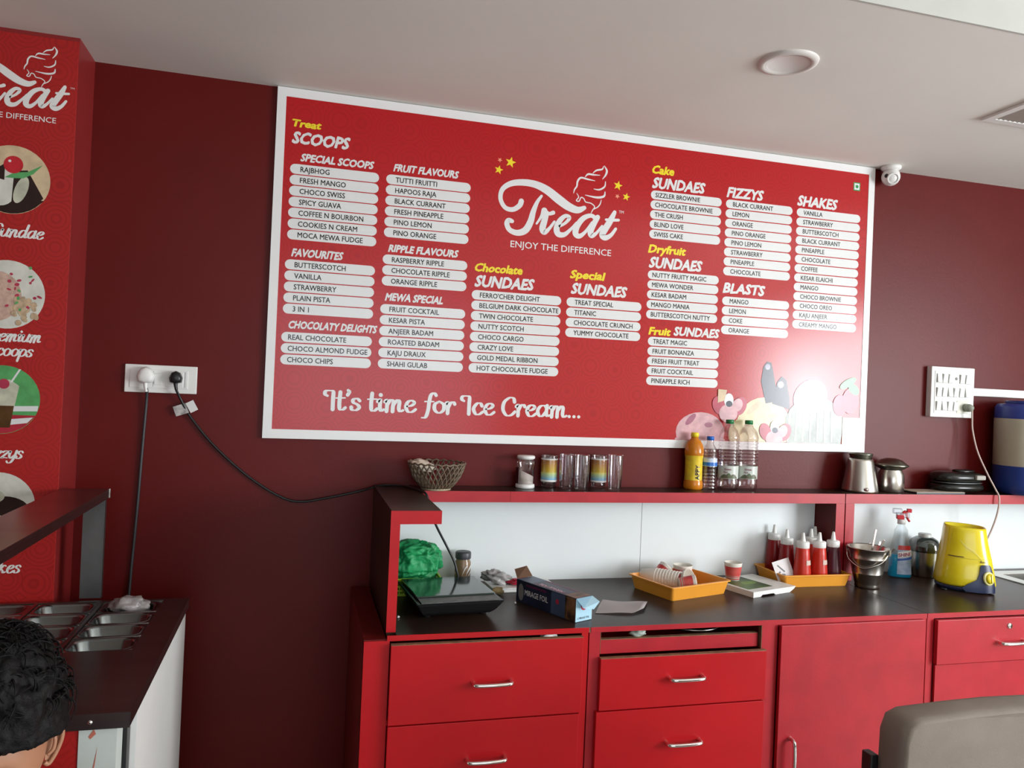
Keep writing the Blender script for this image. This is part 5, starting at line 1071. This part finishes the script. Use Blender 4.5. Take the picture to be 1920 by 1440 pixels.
def surf(a, z, off):   # point on the housing at angle a
    prof_ = [(0.117, 0.102, 0.030), (0.112, 0.098, 0.060), (0.100, 0.090, 0.130), (0.087, 0.080, 0.190), (0.078, 0.074, 0.235)]
    prof_ = [(a0*MK, b0*MK, c0) for a0, b0, c0 in prof_]; z_ = max(0.030, min(0.235, z))
    for (w0, d0, z0), (w1_, d1_, z1) in zip(prof_, prof_[1:]):
        if z0 <= z_ <= z1:
            k_ = (z_-z0)/(z1-z0); w_, d_ = w0+(w1_-w0)*k_+off, d0+(d1_-d0)*k_+off; break
    c_, s_ = math.cos(a), math.sin(a); p = 2.6
    return (w_*abs(c_)**(2/p)*(1 if c_ >= 0 else -1), d_*abs(s_)**(2/p)*(1 if s_ >= 0 else -1), z)
def patch(name, outline, m, off, parent, nu=10):
    bm = bmesh.new()        # outline: list of (z, a_left, a_right)
    rows = []
    for z, al, ar in outline: rows.append([bm.verts.new(surf(al+(ar-al)*i/nu, z, off)) for i in range(nu+1)])
    for a, b_ in zip(rows, rows[1:]):
        for i in range(nu): bm.faces.new((a[i], a[i+1], b_[i+1], b_[i])).smooth = True
    return obj(name, bm, m, parent)
A0 = -PI/2
cp = patch('control_panel', [(0.006, A0-0.05, A0+0.95), (0.020, A0-0.15, A0+0.95), (0.036, A0-0.02, A0+0.92), (0.055, A0+0.16, A0+0.90), (0.080, A0+0.24, A0+0.88), (0.105, A0+0.28, A0+0.80), (0.112, A0+0.32, A0+0.70)], NV, 0.0035, t)
a_ = A0+0.60; pc = Vector(surf(a_, 0.062, 0.006)); nrm = (Vector(surf(a_, 0.062, 0.02))-Vector(surf(a_, 0.062, 0.0))).normalized(); nrm.z = 0.15
qm = T(*pc)@nrm.to_track_quat('Z', 'Y').to_matrix().to_4x4()
obj('dial_ring', xf(lathe([(0.0, 0.001), (0.023, 0.001), (0.026, -0.001), (0.026, -0.006)], 28), qm), M('pale_yellow_ring', (0.70, 0.66, 0.30), 0.3), t)
obj('dial', xf(lathe([(0, 0.010), (0.015, 0.0095), (0.0185, 0.006), (0.020, 0.0)], 28), qm), YM, t)
obj('dial_grip', xf(box(-0.003, 0.003, -0.015, 0.015, 0.008, 0.013, bev=0.001), qm), YM, t)
patch('vent_slot', [(0.134, A0-0.85, A0-0.10), (0.1375, A0-0.80, A0-0.16)], M('slot_dark', (0.10, 0.05, 0.01), 0.6), 0.0008, t)
patch('seam', [(0.1305, A0-0.9, A0+0.9), (0.1315, A0-0.9, A0+0.9)], M('seam_yellow', (0.42, 0.34, 0.02), 0.4), 0.0012, t)
bm = bmesh.new(); n_ = 14
for i in range(n_):
    u0, u1 = i/n_, (i+1)/n_
    q = [surf(A0-0.45+0.85*u0, 0.215-0.085*u0, 0.0012), surf(A0-0.45+0.85*u1, 0.215-0.085*u1, 0.0012), surf(A0-0.45+0.85*u1, 0.212-0.085*u1, 0.0012), surf(A0-0.45+0.85*u0, 0.212-0.085*u0, 0.0012)]
    bm.faces.new([bm.verts.new(v) for v in q])
obj('moulded_line', bm, M('light_yellow_line', (0.85, 0.76, 0.25), 0.3), t)
vs, fs = text_geo('Boss', 0.02); bm = bmesh.new(); kk = 0.0085/CAPH; N_ = [bm.verts.new(surf(A0+0.28+u*kk/0.105*1.05, 0.119+v*kk, 0.0035)) for u, v in vs]
for f in fs: bm.faces.new([N_[i] for i in f])
obj('lettering', bm, INK, t)
# odds and ends seen through the drawer gaps
tag(obj('paper_wad', xf(crumple(1, 0.020, 8.1, 1.3, 0.9, 0.7, 0.4, 3, 6), T(0.872, -0.585, 0.8235)), WPLAST), 'white paper wad showing in the gap above the left drawer', 'paper')
tag(obj('plastic_wad', xf(crumple(1, 0.018, 5.1, 1.4, 0.9, 0.7, 0.4, 3, 6), T(1.170, -0.565, 0.820)), M('pale_green_film', (0.40, 0.46, 0.40), 0.4, var=0.2)), 'pale plastic wad showing in the slot of the middle cabinet', 'plastic')
t = thing('steel_plate', 'dark steel plate lying inside the slot of the middle cabinet', 'plate', (1.40, -0.46, 0.806))
obj('plate_disc', lathe([(0, 0.002), (0.09, 0.002), (0.105, 0.012), (0.108, 0.012), (0.094, 0), (0, 0)], 36), DSTEEL, t)

# ---------------------------------------------------------------- chair at the lower right
t = thing('upholstered_chair', 'taupe upholstered chair with rounded back in the lower right foreground', 'chair', (1.700, -1.375, 0.0), 0.0)
FAB = M('taupe_velvet', (0.235, 0.195, 0.160), 0.85, dark=(0.175, 0.143, 0.115), vscale=7, bump=0.3, bscale=500)
bm = bmesh.new(); R_ = []; n = 26
for k_, (yy, sc) in enumerate([(-0.040, 0.92), (-0.036, 0.97), (-0.020, 1.0), (0.025, 1.0), (0.042, 0.97), (0.048, 0.92)]):
    rg = []
    pts = [(-0.262, 0.46), (-0.274, 0.62), (-0.282, 0.76), (-0.280, 0.835), (-0.268, 0.868), (-0.240, 0.880), (-0.12, 0.887), (0, 0.890), (0.12, 0.887), (0.240, 0.880), (0.268, 0.868), (0.280, 0.835), (0.282, 0.76), (0.274, 0.62), (0.262, 0.46)]
    for x, z in pts: rg.append(bm.verts.new((x*(0.5+sc/2), yy+0.10*(x*x)*3.0*0.3, 0.46+(z-0.46)*(0.7+0.3*sc))))
    R_.append(rg)
for a, b_ in zip(R_, R_[1:]):
    for i in range(len(a)): bm.faces.new((a[i], a[(i+1) % len(a)], b_[(i+1) % len(a)], b_[i])).smooth = True
bm.faces.new(R_[0]); bm.faces.new(R_[-1][::-1])
obj('backrest', bm, FAB, t)
obj('seat', xf(rslab(0.27, 0.26, 0.10, 4.0), T(0, -0.28, 0.40)), FAB, t)
for sx in (-1, 1):
    for sy, top in ((-0.015, 0.40), (-0.48, 0.40)):
        obj('leg', tube([(sx*0.235, sy, top+0.02), (sx*0.250, sy+(0.03 if sy > -0.2 else -0.02), 0.002)], 0.013, n=10, smooth=1), BPLAST, t)
    obj('side_frame', boxes((sx*0.285-0.010, sx*0.285+0.010, 0.050, 0.082, 0.385, 0.768, 0.003)), BPLAST, t)
    obj('frame_rail', boxes((sx*0.262-0.014, sx*0.262+0.014, -0.50, 0.07, 0.378, 0.400, 0.003)), BPLAST, t)

# ---------------------------------------------------------------- person seated at the lower left, facing the camera
t = thing('person', 'person with bushy black hair seated at the lower left edge, facing the camera', 'person', (-0.318, -1.435, 0.0), 0.0)
t.rotation_euler = (0, 0, 0.10)
SKIN = M('skin', (0.36, 0.17, 0.095), 0.5, var=0.08, vscale=20); HAIR = M('black_hair', (0.006, 0.005, 0.005), 0.62, spec=0.2, dark=(0.004, 0.004, 0.004), vscale=40, bump=0.6, bscale=300)
SHIRT = M('grey_blue_shirt', (0.12, 0.16, 0.22), 0.8, var=0.1); TROU = M('dark_trousers', (0.03, 0.03, 0.04), 0.8, var=0.1)
HZ = 0.965
bm = bmesh.new(); bmesh.ops.create_uvsphere(bm, u_segments=40, v_segments=30, radius=1.0)
for v in bm.verts:
    x, y, z = v.co; X = x*0.073; Y_ = y*0.090; Z = z*0.112
    if z < 0:
        X *= 1-0.32*(-z)**1.6; Y_ = Y_*(1-0.20*(-z)) if y > 0 else Y_*(1-0.06*(-z))
    if y < 0:
        nx = math.exp(-(x/0.16)**2); Y_ -= 0.020*nx*math.exp(-((z+0.20)/0.16)**2)+0.006*nx*math.exp(-((z-0.02)/0.22)**2)
        for s_ in (-1, 1): Y_ += 0.009*math.exp(-((x-s_*0.42)/0.17)**2-((z-0.02)/0.10)**2)
        Y_ -= 0.006*math.exp(-(x/0.34)**2-((z+0.52)/0.09)**2); Y_ -= 0.006*nx*math.exp(-((z+0.86)/0.14)**2)
        Y_ -= 0.003*math.exp(-(x/0.6)**2-((z-0.16)/0.08)**2)
    v.co = (X, Y_, Z)
for f in bm.faces: f.smooth = True
hd = obj('head', xf(bm, T(0, 0, HZ)@RX(0.10)), SKIN, t)
for s_ in (-1, 1):
    e = obj('eye', lathe([(0.0115*math.sin(a), 0.0115*math.cos(a)) for a in [PI*i/10 for i in range(11)]], 16), M('eye_white', (0.7, 0.68, 0.64), 0.3), hd, loc=(s_*0.030, -0.0690, HZ-0.010))
    hd_i = obj('eyebrow', xf(tube([(-0.016, 0, 0), (0, -0.004, 0.004), (0.016, 0.001, 0)], 0.0028, n=6), T(s_*0.031, -0.0855, HZ+0.004)), HAIR, hd)
    bm = bmesh.new()
    earp = [(0.0, 0.030), (0.010, 0.036), (0.019, 0.030), (0.022, 0.012), (0.016, -0.010), (0.006, -0.028), (0.0, -0.024)]
    tube([(s_*a, 0.012*(a/0.022), b_) for a, b_ in earp], 0.0036, n=8, bm=bm, smooth=4)
    vs_ = [bm.verts.new((s_*a*0.9, 0.012*(a/0.022)+0.003, b_*0.95)) for a, b_ in earp]; bm.faces.new(vs_)
    tube([(s_*0.004, -0.001, 0.018), (s_*0.013, 0.002, 0.014), (s_*0.012, 0.0, -0.004), (s_*0.004, -0.002, -0.012)], 0.003, n=6, bm=bm, smooth=4)
    obj('ear', xf(bm, T(s_*0.0705, 0.004, HZ-0.003)), SKIN, hd)
obj('mouth', xf(tube([(-0.021, 0.004, 0), (-0.009, -0.002, 0.002), (0, -0.003, 0), (0.009, -0.002, 0.002), (0.021, 0.004, 0)], 0.0042, n=8), T(0, -0.083, HZ-0.060)), M('lips', (0.30, 0.10, 0.07), 0.5), hd)
bm = bmesh.new(); bmesh.ops.create_icosphere(bm, subdivisions=6, radius=1.0)
for v in bm.verts:
    d = v.co.normalized(); q = d*3.0+Vector((1.7, 3.1, 0.4))
    k = 1+0.10*noise.noise(q)+0.05*noise.noise(q*3)+0.035*abs(noise.noise(q*9))
    lo = -0.05 if d.y > 0.1 else 0.0
    z = d.z
    p_ = Vector((d.x*0.098*k, 0.012+d.y*0.112*k, 0.040+z*0.148*k))
    fringe = 0.030 if abs(d.x) < 0.62 else 0.026      # hairline above brow, lower at the sides
    if d.y < 0.25 and p_.z < fringe: p_.z = fringe+0.004*noise.noise(q*8); p_.x *= 0.93; p_.y *= 0.93
    if d.y >= 0.25 and p_.z < -0.005: p_.z = -0.005+0.01*noise.noise(q*6)
    v.co = p_+Vector((0, 0, HZ))
for f in bm.faces: f.smooth = True
hr = obj('hair', bm, HAIR, t)
bm = bmesh.new(); rnd = random.Random(11)
for i in range(420):
    th = rnd.uniform(0, 2*PI); ph = rnd.uniform(0.1, 1.35); d = Vector((math.sin(ph)*math.cos(th), math.sin(ph)*math.sin(th), math.cos(ph)))
    p0 = Vector((d.x*0.092, 0.012+d.y*0.104, 0.040+d.z*0.140)); t1 = d.cross(Vector((rnd.uniform(-1, 1), rnd.uniform(-1, 1), 0.4))).normalized()
    s0 = rnd.uniform(0.015, 0.030); p0.z += HZ
    tube([p0, p0+d*0.012+t1*s0*0.4, p0+d*0.016+t1*s0, p0+d*0.006+t1*s0*1.7], lambda q: 0.0021*(1-q)+0.0004, n=5, bm=bm, smooth=3)
obj('hair_locks', bm, HAIR, hr, kind='stuff')
V = [(0, 0.03, 0.42), (0, 0.03, 0.50), (0, 0.035, 0.60), (0, 0.03, 0.70), (0, 0.025, 0.79), (0, 0.02, 0.835), (0, 0.015, 0.90),
     (0.13, 0.02, 0.775), (0.175, 0.0, 0.62), (0.13, -0.12, 0.50), (-0.13, 0.02, 0.775), (-0.175, 0.0, 0.62), (-0.13, -0.12, 0.50),
     (0.08, 0.0, 0.41), (0.10, -0.34, 0.42), (0.10, -0.36, 0.10), (-0.08, 0.0, 0.41), (-0.10, -0.34, 0.42), (-0.10, -0.36, 0.10), (0.10, -0.45, 0.045), (-0.10, -0.45, 0.045)]
E_ = [(0, 1), (1, 2), (2, 3), (3, 4), (4, 5), (5, 6), (4, 7), (7, 8), (8, 9), (4, 10), (10, 11), (11, 12), (0, 13), (13, 14), (14, 15), (0, 16), (16, 17), (17, 18), (15, 19), (18, 20)]
RR = [(0.13, 0.09), (0.12, 0.085), (0.12, 0.08), (0.13, 0.085), (0.10, 0.07), 0.052, 0.046, 0.052, 0.038, 0.028, 0.052, 0.038, 0.028, 0.075, 0.052, 0.035, 0.075, 0.052, 0.035, 0.03, 0.03]
finish_skin('body', V, E_, RR, SKIN, t)
V2 = [(0, 0.03, 0.46), (0, 0.03, 0.52), (0, 0.035, 0.60), (0, 0.03, 0.70), (0, 0.025, 0.785), (0.13, 0.02, 0.77), (0.165, 0.01, 0.68), (-0.13, 0.02, 0.77), (-0.165, 0.01, 0.68)]
finish_skin('shirt', V2, [(0, 1), (1, 2), (2, 3), (3, 4), (4, 5), (5, 6), (4, 7), (7, 8)], [(0.145, 0.105), (0.135, 0.10), (0.135, 0.095), (0.145, 0.10), (0.115, 0.082), 0.062, 0.052, 0.062, 0.052], SHIRT, t)
V3 = [(0, 0.03, 0.44), (0.08, 0.0, 0.415), (0.10, -0.34, 0.42), (0.10, -0.36, 0.13), (-0.08, 0.0, 0.415), (-0.10, -0.34, 0.42), (-0.10, -0.36, 0.13)]
finish_skin('trousers', V3, [(0, 1), (1, 2), (2, 3), (0, 4), (4, 5), (5, 6)], [(0.145, 0.10), 0.085, 0.062, 0.046, 0.085, 0.062, 0.046], TROU, t)
for s_ in (-1, 1):
    for k_, (dx, L_) in enumerate(((-0.022, 0.050), (-0.008, 0.058), (0.007, 0.055), (0.021, 0.042))):
        obj('finger', tube([(s_*0.13+dx, -0.135, 0.497), (s_*0.13+dx, -0.165, 0.503), (s_*0.13+dx*1.05, -0.165-L_*0.5, 0.498), (s_*0.13+dx*1.05, -0.165-L_, 0.486)], lambda q: 0.0082-0.002*q, n=8, smooth=3), SKIN, t)
    obj('thumb', tube([(s_*0.115, -0.125, 0.497), (s_*0.095, -0.150, 0.500), (s_*0.088, -0.172, 0.496)], lambda q: 0.0095-0.002*q, n=8, smooth=3), SKIN, t)
    obj('shoe', xf(rslab(0.042, 0.115, 0.07, 2.6), T(s_*0.10, -0.41, 0.0)), BPLAST, t)
st = thing('stool', 'low round stool under the seated person, mostly outside the view', 'stool', (-0.318, -1.40, 0))
obj('seat', lathe([(0, 0.28), (0.15, 0.28), (0.16, 0.290), (0.15, 0.30), (0, 0.302)], 32), FAB, st)
for a in range(4): obj('leg', tube([(0.12*math.cos(a*PI/2+0.78), 0.12*math.sin(a*PI/2+0.78), 0.282), (0.16*math.cos(a*PI/2+0.78), 0.16*math.sin(a*PI/2+0.78), 0.002)], 0.012, n=8, smooth=1), BPLAST, st)
